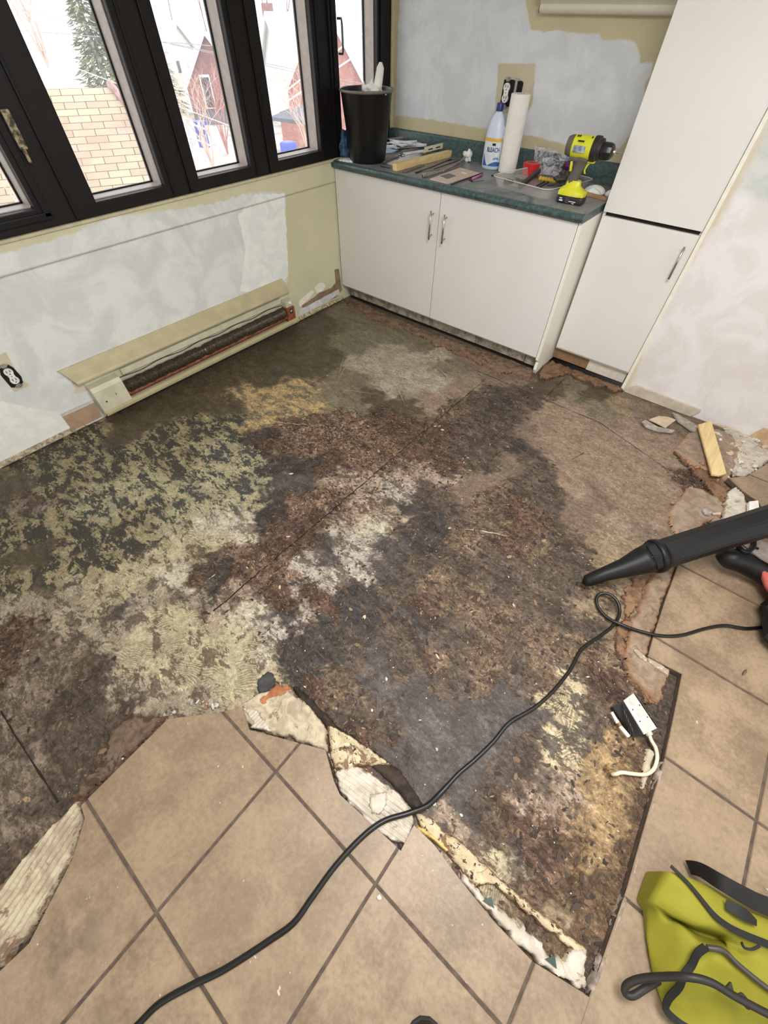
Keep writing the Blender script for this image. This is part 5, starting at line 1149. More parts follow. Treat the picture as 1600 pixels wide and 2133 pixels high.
# wood block, metal bracket, hose, pads and strips on the left half
wb = bar('wood_block', C2(822, 356), C2(938, 326), .036, .036, m_pine, None, .002, CT); tag(wb, 'square pale wood block lying askew on the worktop', 'wood block')
m_brk = M('pale_bracket', S(222, 218, 190), .4, var=.04)
br = thing('slotted_bracket', 'pale cream slotted metal bracket resting on the wood block', 'bracket', (*C2(912, 312, CT + .04), CT + .037))
p0 = Vector((*C2(884, 319, CT + .037), CT + .037)); p1 = Vector((*C2(939, 305, CT + .037), CT + .037)); dd = (p1 - p0).normalized(); nrm_ = Vector((-dd.y, dd.x, 0)); L = (p1 - p0).length
Mx = Matrix.Translation(p0) @ Matrix.Rotation(math.atan2(dd.y, dd.x), 4, 'Z')
b = MB(); b.box((0, 0, 0), (L, .003, .030), .0005, Mx); b.box((L * .02, 0, 0), (L * .6, .03, .003), .0005, Mx); pl_ = b.build('plate', m_brk, br)
for f in (.14, .42, .76): MB().box((L * f, -.0012, .010), (L * (f + .16), .0001, .016), 0, Mx).build('slot', m_dk, pl_)
hs = thing('braided_hose', 'grey braided flexible hose with a metal nut, in front of the wood block', 'hose', (*C2(920, 360), CT))
P_ = [Vector((*C2(a, c, CT + .009), CT + .009 + dz)) for a, c, dz in ((884, 366, 0), (900, 363, 0), (925, 355, 0), (945, 347, .004), (960, 340, .01), (968, 334, .016))]
b = MB(); pts_ = []; 
for i in range(len(P_) - 1):
    for k in range(10): pts_.append(P_[i].lerp(P_[i + 1], k / 10))
b.tube(pts_, [.0072 + .0007 * math.sin(i * 2.2) for i in range(len(pts_))], 10); b.build('hose_body', M('braid', S(176, 170, 162), .4, .4, c2=S(110, 106, 100), scale=160), hs, True)
d_ = (P_[0] - P_[1]).normalized(); b = MB(); b.lathe([(.0085, -.012), (.011, -.012), (.011, .012), (.0075, .014), (.0075, .002)], P_[0], d_, 6); b.build('nut', m_chr, hs)
tag(blobmesh((P_[-1].x + .012, P_[-1].y + .015, CT + .030), .026, 21, .8, 3, (1, .8, 1.1)).build('white_tissue', m_glv, None, True), 'small crumpled white tissue at the end of the braided hose', 'tissue')
m_grybrd = M('grey_card', S(120, 112, 108), .7, var=.08); m_bei = M('beige_card', S(204, 186, 170), .7, var=.04)
tag(MB().poly([(*C2(a, c, CT + .006), CT + .006) for a, c in ((775, 326), (822, 317), (838, 322), (798, 337))], .005).build('grey_card', m_grybrd), 'flat dark grey card right of the black bin', 'card')
tag(MB().poly([(*C2(a, c, CT + .007), CT + .007) for a, c in ((896, 372), (958, 349), (1003, 361), (934, 381))], .006).build('sample_board', m_bei), 'beige sample board lying at the worktop front edge', 'board')
sb = bpy.data.objects['sample_board']
MB().poly([(*C2(a, c, CT + .0085), CT + .0085) for a, c in ((917, 366), (936, 361), (950, 366), (932, 372))], .0012).build('grey_sticker', m_grybrd, sb)
MB().poly([(*C2(a, c, CT + .0085), CT + .0085) for a, c in ((961, 359), (971, 362), (973, 361), (963, 358))], .0012).build('white_mark', m_wht, sb)
pm_ = thing('marker_pen', 'black marker with a pink cap at the corner of the sample board', 'pen', (*C2(990, 368), CT))
b = MB(); b.tube([(*C2(940, 384, CT + .006), CT + .006), (*C2(1004, 361, CT + .006), CT + .006)], .0045, 8); b.build('barrel', m_blkp, pm_, True)
b = MB(); b.tube([(*C2(984, 372, CT + .006), CT + .006), (*C2(1004, 364, CT + .006), CT + .006)], .006, 8); b.build('cap', M('pink_plastic', S(206, 110, 178), .4), pm_, True)
ky = thing('small_key', 'small dark key in front of the pink marker cap', 'key', (*C2(988, 378), CT)); bar('bow', C2(978, 375), C2(985, 379), .012, .003, m_dk, ky, .001, CT); bar('shaft', C2(985, 379), C2(1008, 376), .004, .003, m_stl, ky, .0005, CT)
tag(bar('black_clip', C2(1024, 367), C2(1032, 366), .010, .006, m_blkp, None, .001, CT), 'tiny black clip between bleach bottle and tray', 'clip')
tag(bar('black_strip', C2(793, 347), C2(812, 351), .009, .004, m_blkp, None, .001, CT), 'short black strip between bin and wood block', 'strip')
# dark wrenches and flat strips around the hose
for k, (p, q, w_, lab) in enumerate((((842, 359), (880, 345), .03, 'dark flat scraper blade partly under the wood block'), ((866, 361), (905, 348), .012, 'thin black rod right of the wood block'), ((894, 352), (939, 333), .014, 'long black pry bar beside the wood block'), ((903, 354), (962, 334), .010, 'black rod running behind the braided hose'))):
    tag(bar(['scraper_blade', 'black_rod', 'pry_bar', 'black_rod'][k], C2(*p), C2(*q), w_, .006, m_blkp if k else m_grybrd, None, .002, CT), lab, ['blade', 'rod', 'pry bar', 'rod'][k])
tag(MB().poly([(*C2(a, c, CT + .003), CT + .003) for a, c in ((872, 357), (908, 338), (962, 334), (925, 352))], .002).build('grey_sheet', M('taupe_sheet', S(146, 130, 120), .6, var=.1)), 'taupe sheet lying under the black rods', 'sheet')
# heap of white trim pieces behind the bin
m_trw = M('white_trim_piece', S(226, 226, 228), .4, var=.1, scale=10); m_trg = M('grey_trim_side', S(120, 116, 112), .5)
rs = random.Random(21)
def C3(px_, py_, z, lim=.57):
    p = at(px_, py_, z)
    if p[1] > lim: p = at(px_, py_, lim, 1)
    return Vector(p)
heap = [((800, 292), (842, 288)), ((806, 299), (866, 296)), ((816, 297), (842, 306)), ((830, 303), (888, 303)), ((836, 309), (886, 305)), ((802, 304), (830, 310)), ((838, 317), (868, 312)), ((842, 322), (896, 314)), ((815, 292), (860, 301)), ((860, 298), (884, 304)), ((846, 326), (880, 319)), ((800, 310), (822, 305))]
for k, (p, q) in enumerate(heap):
    z = CT + (k % 4) * .011; P3, Q3 = C3(*p, z, .56 - .02 * (k % 4)), C3(*q, z, .54 - .02 * (k % 3))
    t = bar('trim_offcut', P3, Q3, .022 + .008 * (k % 3), .009, m_trw if k % 6 else m_trg, None, .002, max(P3.z, CT), max(min(Q3.z, CT + .08), CT) - max(P3.z, CT) + .0001)
    tag(t, 'white plastic trim offcut in the heap behind the wood block', 'trim offcut', 'white trim offcuts')
tag(MB().poly([(*C2(a, c, CT + .004), CT + .004) for a, c in ((806, 340), (842, 326), (880, 322), (852, 338), (826, 346))], .003).build('white_plastic_sheet', m_wht), 'torn white plastic sheet under the wood block', 'sheet')
tag(MB().poly([(*C2(a, c, CT + .008), CT + .008) for a, c in ((800, 318), (806, 308), (830, 312), (816, 318))], .003).build('blue_paper', M('pale_blue', S(176, 196, 226), .6)), 'small pale blue paper by the black bin', 'paper')
for k, (a, c) in enumerate(((826, 329), (832, 331), (838, 328), (829, 326), (824, 336))):
    x, y = C2(a, c); b = MB(); b.tube([(x, y, CT + .010), (x + .016, y + .004 * k - .008, CT + .011)], .0022, 6); tag(b.build('screw', m_chr), 'small steel screw scattered on the grey card and white sheet', 'screw', 'loose screws on the worktop')
# ---------------------------------------------------------------- on the floor: cord, nozzle, saw, bag, junction box, shoe
def smooth_path(P, n=8):
    P = [Vector(p) for p in P]; out = []
    for i in range(len(P) - 1):
        p0 = P[max(i - 1, 0)]; p1 = P[i]; p2 = P[i + 1]; p3 = P[min(i + 2, len(P) - 1)]
        for k in range(n):
            t = k / n; out.append(.5 * ((2 * p1) + (p2 - p0) * t + (2 * p0 - 5 * p1 + 4 * p2 - p3) * t * t + (3 * p1 - p0 - 3 * p2 + p3) * t ** 3))
    out.append(P[-1]); return out
m_cord = M('black_rubber_cord', S(16, 15, 16), .4)
cp = [(60, 2420, .04), (150, 2240, .04), (270, 2150, .042), (330, 2092, .042), (400, 2052, .041), (470, 2018, .04), (560, 1960, .04), (612, 1922, .04), (650, 1870, .04), (700, 1802, .04), (756, 1742, .038), (800, 1710, .036), (850, 1694, .032), (890, 1678, .022), (918, 1652, .012), (955, 1612, .010), (990, 1582, .010), (1028, 1545, .010), (1062, 1505, .010), (1112, 1475, .010), (1152, 1440, .010), (1188, 1395, .010), (1212, 1352, .010), (1250, 1325, .010), (1278, 1302, .012), (1291, 1276, .02), (1284, 1250, .03), (1264, 1236, .03), (1246, 1240, .02), (1244, 1260, .012), (1262, 1284, .012), (1292, 1300, .024), (1330, 1314, .028), (1375, 1324, .037), (1420, 1323, .037), (1470, 1309, .04), (1510, 1303, .04), (1555, 1309, .04), (1600, 1304, .04), (1660, 1290, .05)]
P_ = smooth_path([G(a, c, z) for a, c, z in cp])
b = MB(); b.tube(P_, [.0078 if i < 116 else .0064 for i in range(len(P_))], 10); tag(b.build('power_cord', m_cord, None, True), 'long black power cord snaking over tiles and stained floor', 'cord')  # power cord running to the corded saw
# blower nozzle
nz = thing('blower_nozzle', 'black ribbed blower tube with a tapered nozzle, reaching in from the right', 'nozzle', tuple(G(1230, 1215, .02)))
m_nz = M('black_blower_plastic', S(12, 12, 13), .5, spec=.35, var=.05, scale=10)
def NP(px_, py_, t): return Vector(_C + ray(px_, py_) * t)
def nr(pw_, t): return pw_ * t / CAM['f'] / 2
axis = [((1216, 1217), 1.70, 10), ((1224, 1210), 1.70, 24), ((1262, 1195), 1.69, 29), ((1300, 1183), 1.68, 38), ((1338, 1168), 1.67, 54), ((1356, 1162), 1.665, 60)]
ax2 = [((1352, 1163), 1.665, 61), ((1362, 1160), 1.66, 65), ((1378, 1155), 1.658, 65), ((1384, 1153), 1.655, 60), ((1450, 1132), 1.63, 60), ((1530, 1107), 1.61, 61), ((1620, 1079), 1.58, 63), ((1760, 1034), 1.54, 66), ((1960, 970), 1.48, 72), ((1975, 965), 1.475, 110), ((2200, 890), 1.42, 150), ((2260, 872), 1.41, 90)]
def nrings(lst, n=8, flat=1.0):
    rings = []; C_ = [NP(*p, t) for p, t, w_ in lst]; ref = None
    for i, ((p, t, w_), c) in enumerate(zip(lst, C_)):
        d = (C_[min(i + 1, len(C_) - 1)] - C_[max(i - 1, 0)]).normalized(); up = (Vector((0, 0, 1)) - d * d.z).normalized(); sd = d.cross(up); r = nr(w_, t)
        rings.append([c + (up * math.cos(2 * math.pi * (k + .5) / n) * flat + sd * math.sin(2 * math.pi * (k + .5) / n)) * r * 1.04 for k in range(n)])
    return rings
b = MB(); b.ring_loft(nrings(axis, 20)); o = b.build('nozzle_tip', m_nz, nz, True)
b = MB(); b.ring_loft(nrings(ax2, 8)); o = b.build('tube', m_nz, nz); bmesh_b = bmesh.new(); bmesh_b.from_mesh(o.data); bmesh.ops.bevel(bmesh_b, geom=[e for e in bmesh_b.edges if len(e.link_faces) == 2 and e.calc_face_angle(0) > .5], offset=.004, segments=2, affect='EDGES'); bmesh_b.to_mesh(o.data); bmesh_b.free(); smooth_angle(o, 30)
b = MB(); b.ring_loft(nrings([((1360, 1160), 1.66, 66), ((1365, 1159), 1.66, 69), ((1371, 1157), 1.658, 69), ((1375, 1156), 1.658, 66)], 20)); b.build('collar', m_nz, nz, True)
q = [NP(1350, 1143, 1.64), NP(1384, 1131, 1.63), NP(1384, 1136, 1.63), NP(1356, 1146, 1.64)]; b = MB(); b.poly([v + Vector((0, 0, .012)) for v in q], .012); b.build('latch_tab', m_nz, nz)
# corded saw: black housing, steel shoe, coral shell
sw = thing('power_saw', 'power tool with black grip, steel plate and coral shell at the right edge', 'power tool', tuple(G(1590, 1250, .03)))
def pxpoly(l, z): return [G(a, c, z) for a, c in l]
b = MB(); gp = smooth_path([G(1500, 1150, .12), G(1520, 1162, .115), G(1550, 1172, .11), G(1585, 1190, .105), G(1630, 1215, .10)], 5); b.tube(gp, [.024 + .022 * min(1, i / 5) for i in range(len(gp))], 16); b.build('grip', m_nz, sw, True)
b = MB(); b.poly(pxpoly([(1545, 1132), (1572, 1120), (1640, 1150), (1660, 1200), (1598, 1170), (1584, 1162)], .165), .006); b.build('shoe_plate', M('shoe_steel', S(176, 164, 156), .35, .6, var=.08), sw)
b = MB(); hc = G(1578, 1142, .168); b.lathe([(.006, -.001), (.006, .001)], hc, (0, 0, 1), 12); b.build('plate_hole', m_dk, sw)
b = MB(); b.tube(smooth_path([G(1536, 1136, .16), G(1552, 1150, .16), G(1568, 1140, .165), G(1570, 1126, .17)], 5), .010, 10); b.build('lever', m_nz, sw, True)
b = MB(); b.ring_loft([[G(a, c, z) for a, c in l] for l, z in (([(1582, 1192), (1590, 1182), (1660, 1200), (1700, 1300), (1620, 1262), (1594, 1226)], .03), ([(1578, 1188), (1588, 1176), (1660, 1190), (1700, 1290), (1620, 1256), (1592, 1222)], .11), ([(1590, 1192), (1596, 1186), (1650, 1205), (1670, 1270), (1620, 1246), (1598, 1216)], .14))]); o = b.build('coral_shell', M('coral_plastic', S(200, 104, 86), .5, var=.04), sw, True)
b = MB(); b.ring_loft([[G(a, c, z) for a, c in l] for l, z in (([(1584, 1262), (1600, 1250), (1680, 1290), (1680, 1420), (1610, 1352), (1592, 1330), (1586, 1300), (1594, 1282)], .031), ([(1584, 1258), (1600, 1246), (1690, 1280), (1690, 1400), (1612, 1346), (1592, 1326), (1588, 1300), (1592, 1280)], .09), ([(1596, 1262), (1606, 1256), (1680, 1290), (1680, 1380), (1620, 1335), (1602, 1316), (1600, 1300), (1604, 1284)], .11))]); o = b.build('housing', m_nz, sw); smooth_angle(o, 40)
b = MB(); b.poly(pxpoly([(1474, 1098), (1482, 1086), (1500, 1082), (1562, 1080), (1570, 1086), (1540, 1096), (1500, 1108)], .06), .03); b.build('base_guard', M('grey_guard', S(80, 76, 72), .5), sw)
# junction box with white cable
jb = thing('receptacle_box', 'loose grey plastic receptacle box lying open on the stained floor', 'electrical box', (2.99, -1.75, 0))
c0, c1, c2, c3 = [G(a, c, .052) for a, c in ((1299, 1459), (1321, 1443), (1370, 1516), (1342, 1530))]
m_box = M('pale_grey_box', S(206, 204, 192), .45, var=.05)
dep_ = (c0 - c1).normalized(); sidev = (c2 - c1)
b = MB(); b.poly([c0, c1, c2, c3], .004); nrm2 = Vector((0, 0, -1))
top_ = b.build('box_side', m_box, jb)
for f in (.17, .5, .83):
    cc = (c0 + c1) / 2 * (1 - f) + (c3 + c2) / 2 * f + Vector((0, 0, .0006)); b = MB(); b.lathe([(.0, .0), (.0105, .0), (.0115, .0008), (.0125, .0), (.0128, -.001)], cc, (0, 0, 1), 24); b.build('knockout', M('knockout_grey', S(196, 194, 184), .45), top_, True)
for f, s_ in ((.33, .22), (.33, .82), (.67, .22), (.67, .82)):
    cc = (c0 * (1 - s_) + c1 * s_) * (1 - f) + (c3 * (1 - s_) + c2 * s_) * f; b = MB(); b.lathe([(.0022, .0), (.0022, .0005)], cc + Vector((0, 0, .0004)), (0, 0, 1), 10); b.build('screw_hole', m_dk, top_)
dz_ = Vector((0, 0, -.046)); 
b = MB(); b.poly([c1, c2, c2 + dz_, c1 + dz_], .003, tuple(-(c0 - c1).normalized() * -1)); b.build('box_base', m_box, jb)
e0, e1 = [G(a, c, .03) for a, c in ((1277, 1468), (1310, 1535))]
inn = (e0 - c0) * .0
b = MB(); g0 = c0 + dz_; g3 = c3 + dz_
b.poly([c0 + Vector((0, 0, -.005)), c3 + Vector((0, 0, -.005)), G(1316, 1533, .02), G(1276, 1472, .02)], .018); b.build('receptacle_body', m_dkp, jb)
b = MB()
for k in range(5): 
    p = G(1296 + k * 4, 1468 + k * 9, .05); b.tube(smooth_path([p, p + Vector((.012, -.02, .006)), p + Vector((.03, -.045, -.006))], 4), .0028, 6)
b.build('wires', M('black_wire', S(24, 22, 22), .4), jb, True)
b = MB(); b.poly([G(a, c, .036) for a, c in ((1273, 1484), (1277, 1482), (1290, 1504), (1285, 1507))], .006); b.build('socket_face_upper', m_sock, jb)
b = MB(); b.poly([G(a, c, .036) for a, c in ((1290, 1514), (1296, 1512), (1314, 1533), (1308, 1536))], .006); b.build('socket_face_lower', m_sock, jb)
b = MB(); b.poly([G(a, c, .030) for a, c in ((1283, 1500), (1288, 1498), (1302, 1522), (1297, 1524))], .004); b.build('brass_strap', M('brass', S(170, 140, 90), .4, .6), jb)
for k, (a, c) in enumerate(((1268, 1472), (1314, 1545))):
    b = MB(); b.tube([G(a, c, .03), G(a + 9, c - 8, .034)], .0015, 6); b.build('mounting_ear', m_chr, jb)
wc_ = smooth_path([G(1352, 1525, .035), G(1356, 1540, .03), G(1366, 1558, .022), G(1369, 1580, .014), G(1362, 1602, .012), G(1345, 1613, .014), G(1320, 1612, .016), G(1296, 1609, .014), G(1284, 1612, .008), G(1276, 1613, -.006)], 6)
b = MB(); b.tube(wc_, .0058, 10); o = b.build('white_cable', M('ivory_cable', S(226, 216, 192), .4), None, True); tag(o, 'short ivory cable looping from the loose box into a hole in the floor', 'cable')
b = MB(); b.tube([G(1346, 1518, .036), G(1354, 1532, .034)], .011, 10); b.build('cable_clamp', m_box, jb, True)
# shoe tip
sh = thing('shoe', 'black rounded shoe tip at the bottom edge of the photo', 'shoe', tuple(G(885, 2150, .03)))
f0 = G(885, 2121, .03); dirv = Vector((0.55, -.8, 0)).normalized(); dirv = (Vector((2.9, -2.9, 0)) - Vector((2.78, -2.76, 0))).normalized()
fwd = (Vector(G2(885, 2115, .03) + (0,)) - Vector(G2(885, 2300, .03) + (0,))).normalized(); sd = Vector((fwd.y, -fwd.x, 0)); base = f0 - fwd * .285
b = MB(); rings = []
for t_, w_, h_ in ((0, .022, .09), (.012, .036, .10), (.08, .042, .085), (.15, .050, .062), (.21, .054, .050), (.255, .046, .042), (.277, .030, .034), (.285, .012, .020)):
    c = base + fwd * t_; rings.append([c + sd * w_ * math.cos(a) + Vector((0, 0, max(.012, .012 + h_ * .5 + h_ * .5 * math.sin(a)))) for a in np.linspace(0, 2 * math.pi, 17)[:-1]])
b.ring_loft(rings); b.build('upper', M('black_shoe', S(26, 24, 24), .6), sh, True)
b = MB(); rings = []
for t_, w_ in ((0, .026), (.02, .040), (.09, .042), (.18, .054), (.22, .057), (.26, .046), (.28, .030), (.289, .012)):
    c = base + fwd * t_; rings.append([c + sd * w_ + Vector((0, 0, .0005)), c + sd * w_ + Vector((0, 0, .016)), c - sd * w_ + Vector((0, 0, .016)), c - sd * w_ + Vector((0, 0, .0005))])
b.ring_loft(rings); b.build('sole', M('shoe_sole', S(40, 38, 38), .7), sh)
# tool bag
bgm, nt, bs = new_mat('lime_canvas'); P0 = nt.nodes.new('ShaderNodeTexCoord').outputs['Object']
lk(nt, mix(nt, noise(nt, P0, 30, 4), S(132, 128, 26), S(146, 142, 36)), bs.inputs['Base Color']); bs.inputs['Roughness'].default_value = .75; bump(nt, noise(nt, P0, 500, 2), .3, .001, bs)
TZb = .031
bag = thing('tool_bag', 'lime green canvas tool bag with black straps at the lower right corner', 'bag', (3.4, -2.25, TZb))
BP = {}
def bp(n, px_, py_, z): BP[n] = G(px_, py_, z)
for t in """A 1393 1814 .165|B 1353 1876 .120|L1 1347 1893 .070|L2 1348 1948 .055|L3 1353 1990 .050|L4 1362 2034 .050|L5 1377 2083 .045|L6 1390 2118 .040|L7 1430 2160 .035
C1 1400 1908 .140|C2 1442 1926 .150|D 1482 1902 .170|D2 1437 1846 .172|D3 1510 1926 .165|D4 1545 1945 .160|D5 1620 1976 .150
K1 1403 1914 .075|K2 1447 1940 .060|K3 1490 1955 .065|K4 1512 1965 .10|N1 1372 1898 .112|N2 1374 1925 .085|N3 1368 1968 .070
E1 1416 1925 .135|E2 1456 1964 .155|E3 1470 1973 .160|S1 1440 2014 .120|S2 1421 2034 .110|S3 1412 2056 .095|S4 1383 2082 .060
P1 1505 1980 .165|P2 1534 2008 .160|P3 1600 2061 .150|P4 1700 2130 .14|M1 1515 1945 .150|M2 1512 1962 .125|M3 1600 1995 .135|M4 1700 2050 .13
F1 1400 1816 .16|F2 1436 1828 .15|F3 1468 1846 .15|F4 1502 1868 .15|F5 1530 1888 .145|F6 1600 1918 .14|F7 1700 1960 .13|D6 1700 2010 .14
G1 1470 1840 .031|G2 1560 1890 .031|G3 1700 1950 .031|H1 1520 2100 .09|H2 1640 2180 .08|H3 1470 2200 .035""".replace('\n', '|').split('|'):
    q = t.split(); bp(q[0], float(q[1]), float(q[2]), float(q[3]))
FACES = """A B C1 D2|D2 C1 C2 D|D C2 D3|C2 M1 D3|D3 M1 D4|D4 M1 M3 D5|D5 M3 M4 D6|C1 K1 K2 C2|C2 K2 K3 M1|M1 K3 M2|M1 M2 M3|B N1 K1 C1|K1 E1 K2|K2 E1 E2|K2 E2 K3|K3 E2 K4|K3 K4 M2|E2 E3 P1 K4|K4 P1 P2 M2|M2 P2 P3 M3|M3 P3 P4 M4
B L1 N1|L1 L2 N2 N1|L2 N3 N2|L2 L3 N3|N1 N2 E1 K1|N2 N3 S2 E1|E1 S2 S1 E2|E2 S1 E3|N3 L3 L4 S2|L4 S3 S2|L4 L5 S4 S3|L5 L6 S4|E3 S1 P1|S1 S2 S3 P1|P1 S3 H1 P2|P2 H1 P3|P3 H1 H2 P4|S3 S4 H1|S4 L6 L7 H1|L7 H3 H1|H1 H3 H2
A D2 F2 F1|D2 D F3 F2|D D3 F4 F3|D3 D4 F5 F4|D4 D5 F6 F5|D5 D6 F7 F6|F2 F3 G1|F3 F4 G1|F4 F5 G2 G1|F5 F6 G2|F6 F7 G3 G2""".replace('\n', '|').split('|')
b = bmesh.new(); vv = {n: b.verts.new(p) for n, p in BP.items()}
for t in FACES:
    try: b.faces.new([vv[n] for n in t.split()])
    except ValueError: pass
# hem down to the tiles along the left and front edges
for r_ in (('F1', 'A', 'B', 'L1', 'L2', 'L3', 'L4', 'L5', 'L6', 'L7', 'H3'),):
    dn_ = [b.verts.new((vv[n].co.x + .008, vv[n].co.y, .031)) for n in r_]
    for k in range(len(r_) - 1): b.faces.new((vv[r_[k]], vv[r_[k + 1]], dn_[k + 1], dn_[k]))
bmesh.ops.recalc_face_normals(b, faces=b.faces)
bmesh.ops.subdivide_edges(b, edges=b.edges, cuts=3, use_grid_fill=True); bmesh.ops.triangulate(b, faces=[f_ for f_ in b.faces if len(f_.verts) > 4])
for _ in range(2): bmesh.ops.smooth_vert(b, verts=b.verts, factor=.35, use_axis_x=True, use_axis_y=True, use_axis_z=True)
for v in b.verts:
    if v.co.z > .04: v.co.z += .004 * mnoise.noise(v.co * 22) + .002 * mnoise.noise(v.co * 60)
m = MB(); m.b.free(); m.b = b; m.build('bag_body', bgm, bag, True)
m_web = M('black_webbing', S(19, 17, 17), .7, var=.15, bmp=.3, bscale=300)
def ribbon(name, l, wd, th=.003, lift=.004, up=(0, 0, 1)):
    pts_ = smooth_path([(BP[t] + Vector((0, 0, lift))) if isinstance(t, str) else G(*t) for t in l], 6); rg = []; b = MB(); U = Vector(up)
    for i, p in enumerate(pts_):
        d_ = (pts_[min(i + 1, len(pts_) - 1)] - pts_[max(i - 1, 0)]).normalized(); s_ = d_.cross(U).normalized(); n_ = s_.cross(d_).normalized()
        f_ = i / (len(pts_) - 1); w_ = wd if not isinstance(wd, (list, tuple)) else float(np.interp(f_, np.linspace(0, 1, len(wd)), wd))
        rg.append([p + s_ * w_ / 2, p + s_ * w_ / 2 + n_ * th, p - s_ * w_ / 2 + n_ * th, p - s_ * w_ / 2])
    b.ring_loft(rg); o = b.build(name, m_web, bag); smooth_angle(o, 40); return o
ribbon('binding', [(1397, 1804, .172), 'D2', 'D', 'D3', 'D4', 'D5', 'D6'], [.008, .009, .013, .014, .016, .018])
ribbon('side_strap', [(1470, 1972, .168), (1452, 1986, .155), (1440, 2010, .138), (1424, 2032, .128), (1414, 2055, .112), (1392, 2080, .086), (1388, 2104, .07), (1420, 2134, .07), (1470, 2160, .09)], .015)
b = MB(); hp = smooth_path([BP[n] + Vector((0, 0, .006)) for n in ('E3', 'P1', 'P2', 'P3', 'P4')], 6); b.tube(hp, .006, 10); b.build('piping', M('grey_piping', S(70, 64, 60), .35), bag, True)
ribbon('shoulder_strap', [(1436, 1806, .05), (1460, 1812, .09), (1500, 1836, .14), (1545, 1862, .15), (1590, 1884, .14), (1680, 1915, .12)], [.030, .036, .040, .040], .004, 0, (-.35, -.5, 1))
ribbon('top_handle', [(1512, 1884, .165), (1535, 1896, .172), (1556, 1908, .172), (1574, 1922, .160)], [.020, .026, .024, .012])
b = MB(); hp = smooth_path([G(a, c, z) for a, c, z in ((1372, 2042, .07), (1345, 2058, .08), (1318, 2074, .08), (1302, 2068, .08), (1305, 2052, .09), (1330, 2040, .11), (1370, 2035, .14), (1430, 2035, .19), (1480, 2046, .20), (1530, 2075, .20), (1600, 2112, .19), (1680, 2150, .17))], 7)
b.tube(hp, .0078, 12); b.build('carry_handle', M('dark_rubber', S(36, 33, 32), .55), bag, True)
for q in (((1508, 2064), (1524, 2046), (1530, 2068), (1526, 2078)), ((1534, 2074), (1548, 2068), (1574, 2100), (1560, 2104))):
    b = MB(); b.poly([G(a, c, .165) for a, c in q], .008); b.build('buckle', m_blkp, bag)
ribbon('ring_loop', [(1544, 1962, .17), (1550, 1974, .165), (1566, 1977, .165), (1582, 1970, .165)], .005)
# dark corner of another object at the right edge
tag(MB().box((3.56, -2.36, .2), (3.6, -2.3, .24), .01).build('bag_tab', m_blkp), 'x', 'x') if False else None
# ---------------------------------------------------------------- outside the windows
GZ = -6.0
m_gr = M('pale_ground', S(206, 200, 190), .95, var=.2, scale=.5)
o = MB().box((-90, -40, GZ - .2), (-1.5, 90, GZ)).build('yard_ground', m_gr); o['kind'] = 'structure'; o.name = 'ground'
def brick_mat(name, c1, c2, mortar, scale=4.0, bw=.5, rh=.25, ms=.02):
    m, nt, bs = new_mat(name); P = nt.nodes.new('ShaderNodeTexCoord').outputs['Object']
    sx_ = nt.nodes.new('ShaderNodeSeparateXYZ'); lk(nt, P, sx_.inputs[0]); cb_ = nt.nodes.new('ShaderNodeCombineXYZ')
    lk(nt, math_(nt, 'ADD', sx_.outputs[0], sx_.outputs[1]), cb_.inputs[0]); lk(nt, sx_.outputs[2], cb_.inputs[1])
    br = nt.nodes.new('ShaderNodeTexBrick'); lk(nt, cb_.outputs[0], br.inputs['Vector']); br.inputs['Color1'].default_value = c1; br.inputs['Color2'].default_value = c2; br.inputs['Mortar'].default_value = mortar
    br.inputs['Scale'].default_value = scale; br.inputs['Mortar Size'].default_value = ms; br.inputs['Brick Width'].default_value = bw; br.inputs['Row Height'].default_value = rh
    c = mix(nt, sstep(nt, noise(nt, P, 3, 5), .45, .7), br.outputs['Color'], mix(nt, .6, br.outputs['Color'], mortar))
    lk(nt, c, bs.inputs['Base Color']); bs.inputs['Roughness'].default_value = .9; return m
m_brick = brick_mat('red_brick', S(124, 78, 80), S(142, 92, 92), S(150, 120, 118)); m_brick2 = brick_mat('red_brick_bright', S(158, 90, 82), S(172, 104, 94), S(184, 148, 140))
m_snow = M('white_roof', S(214, 216, 222), .8, var=.08, scale=.8); m_tr = M('white_trim', S(222, 222, 220), .6); m_win = M('dark_window', S(52, 58, 74), .2); m_slate = M('slate_blue_roof', S(92, 100, 114), .7, var=.1, scale=3)
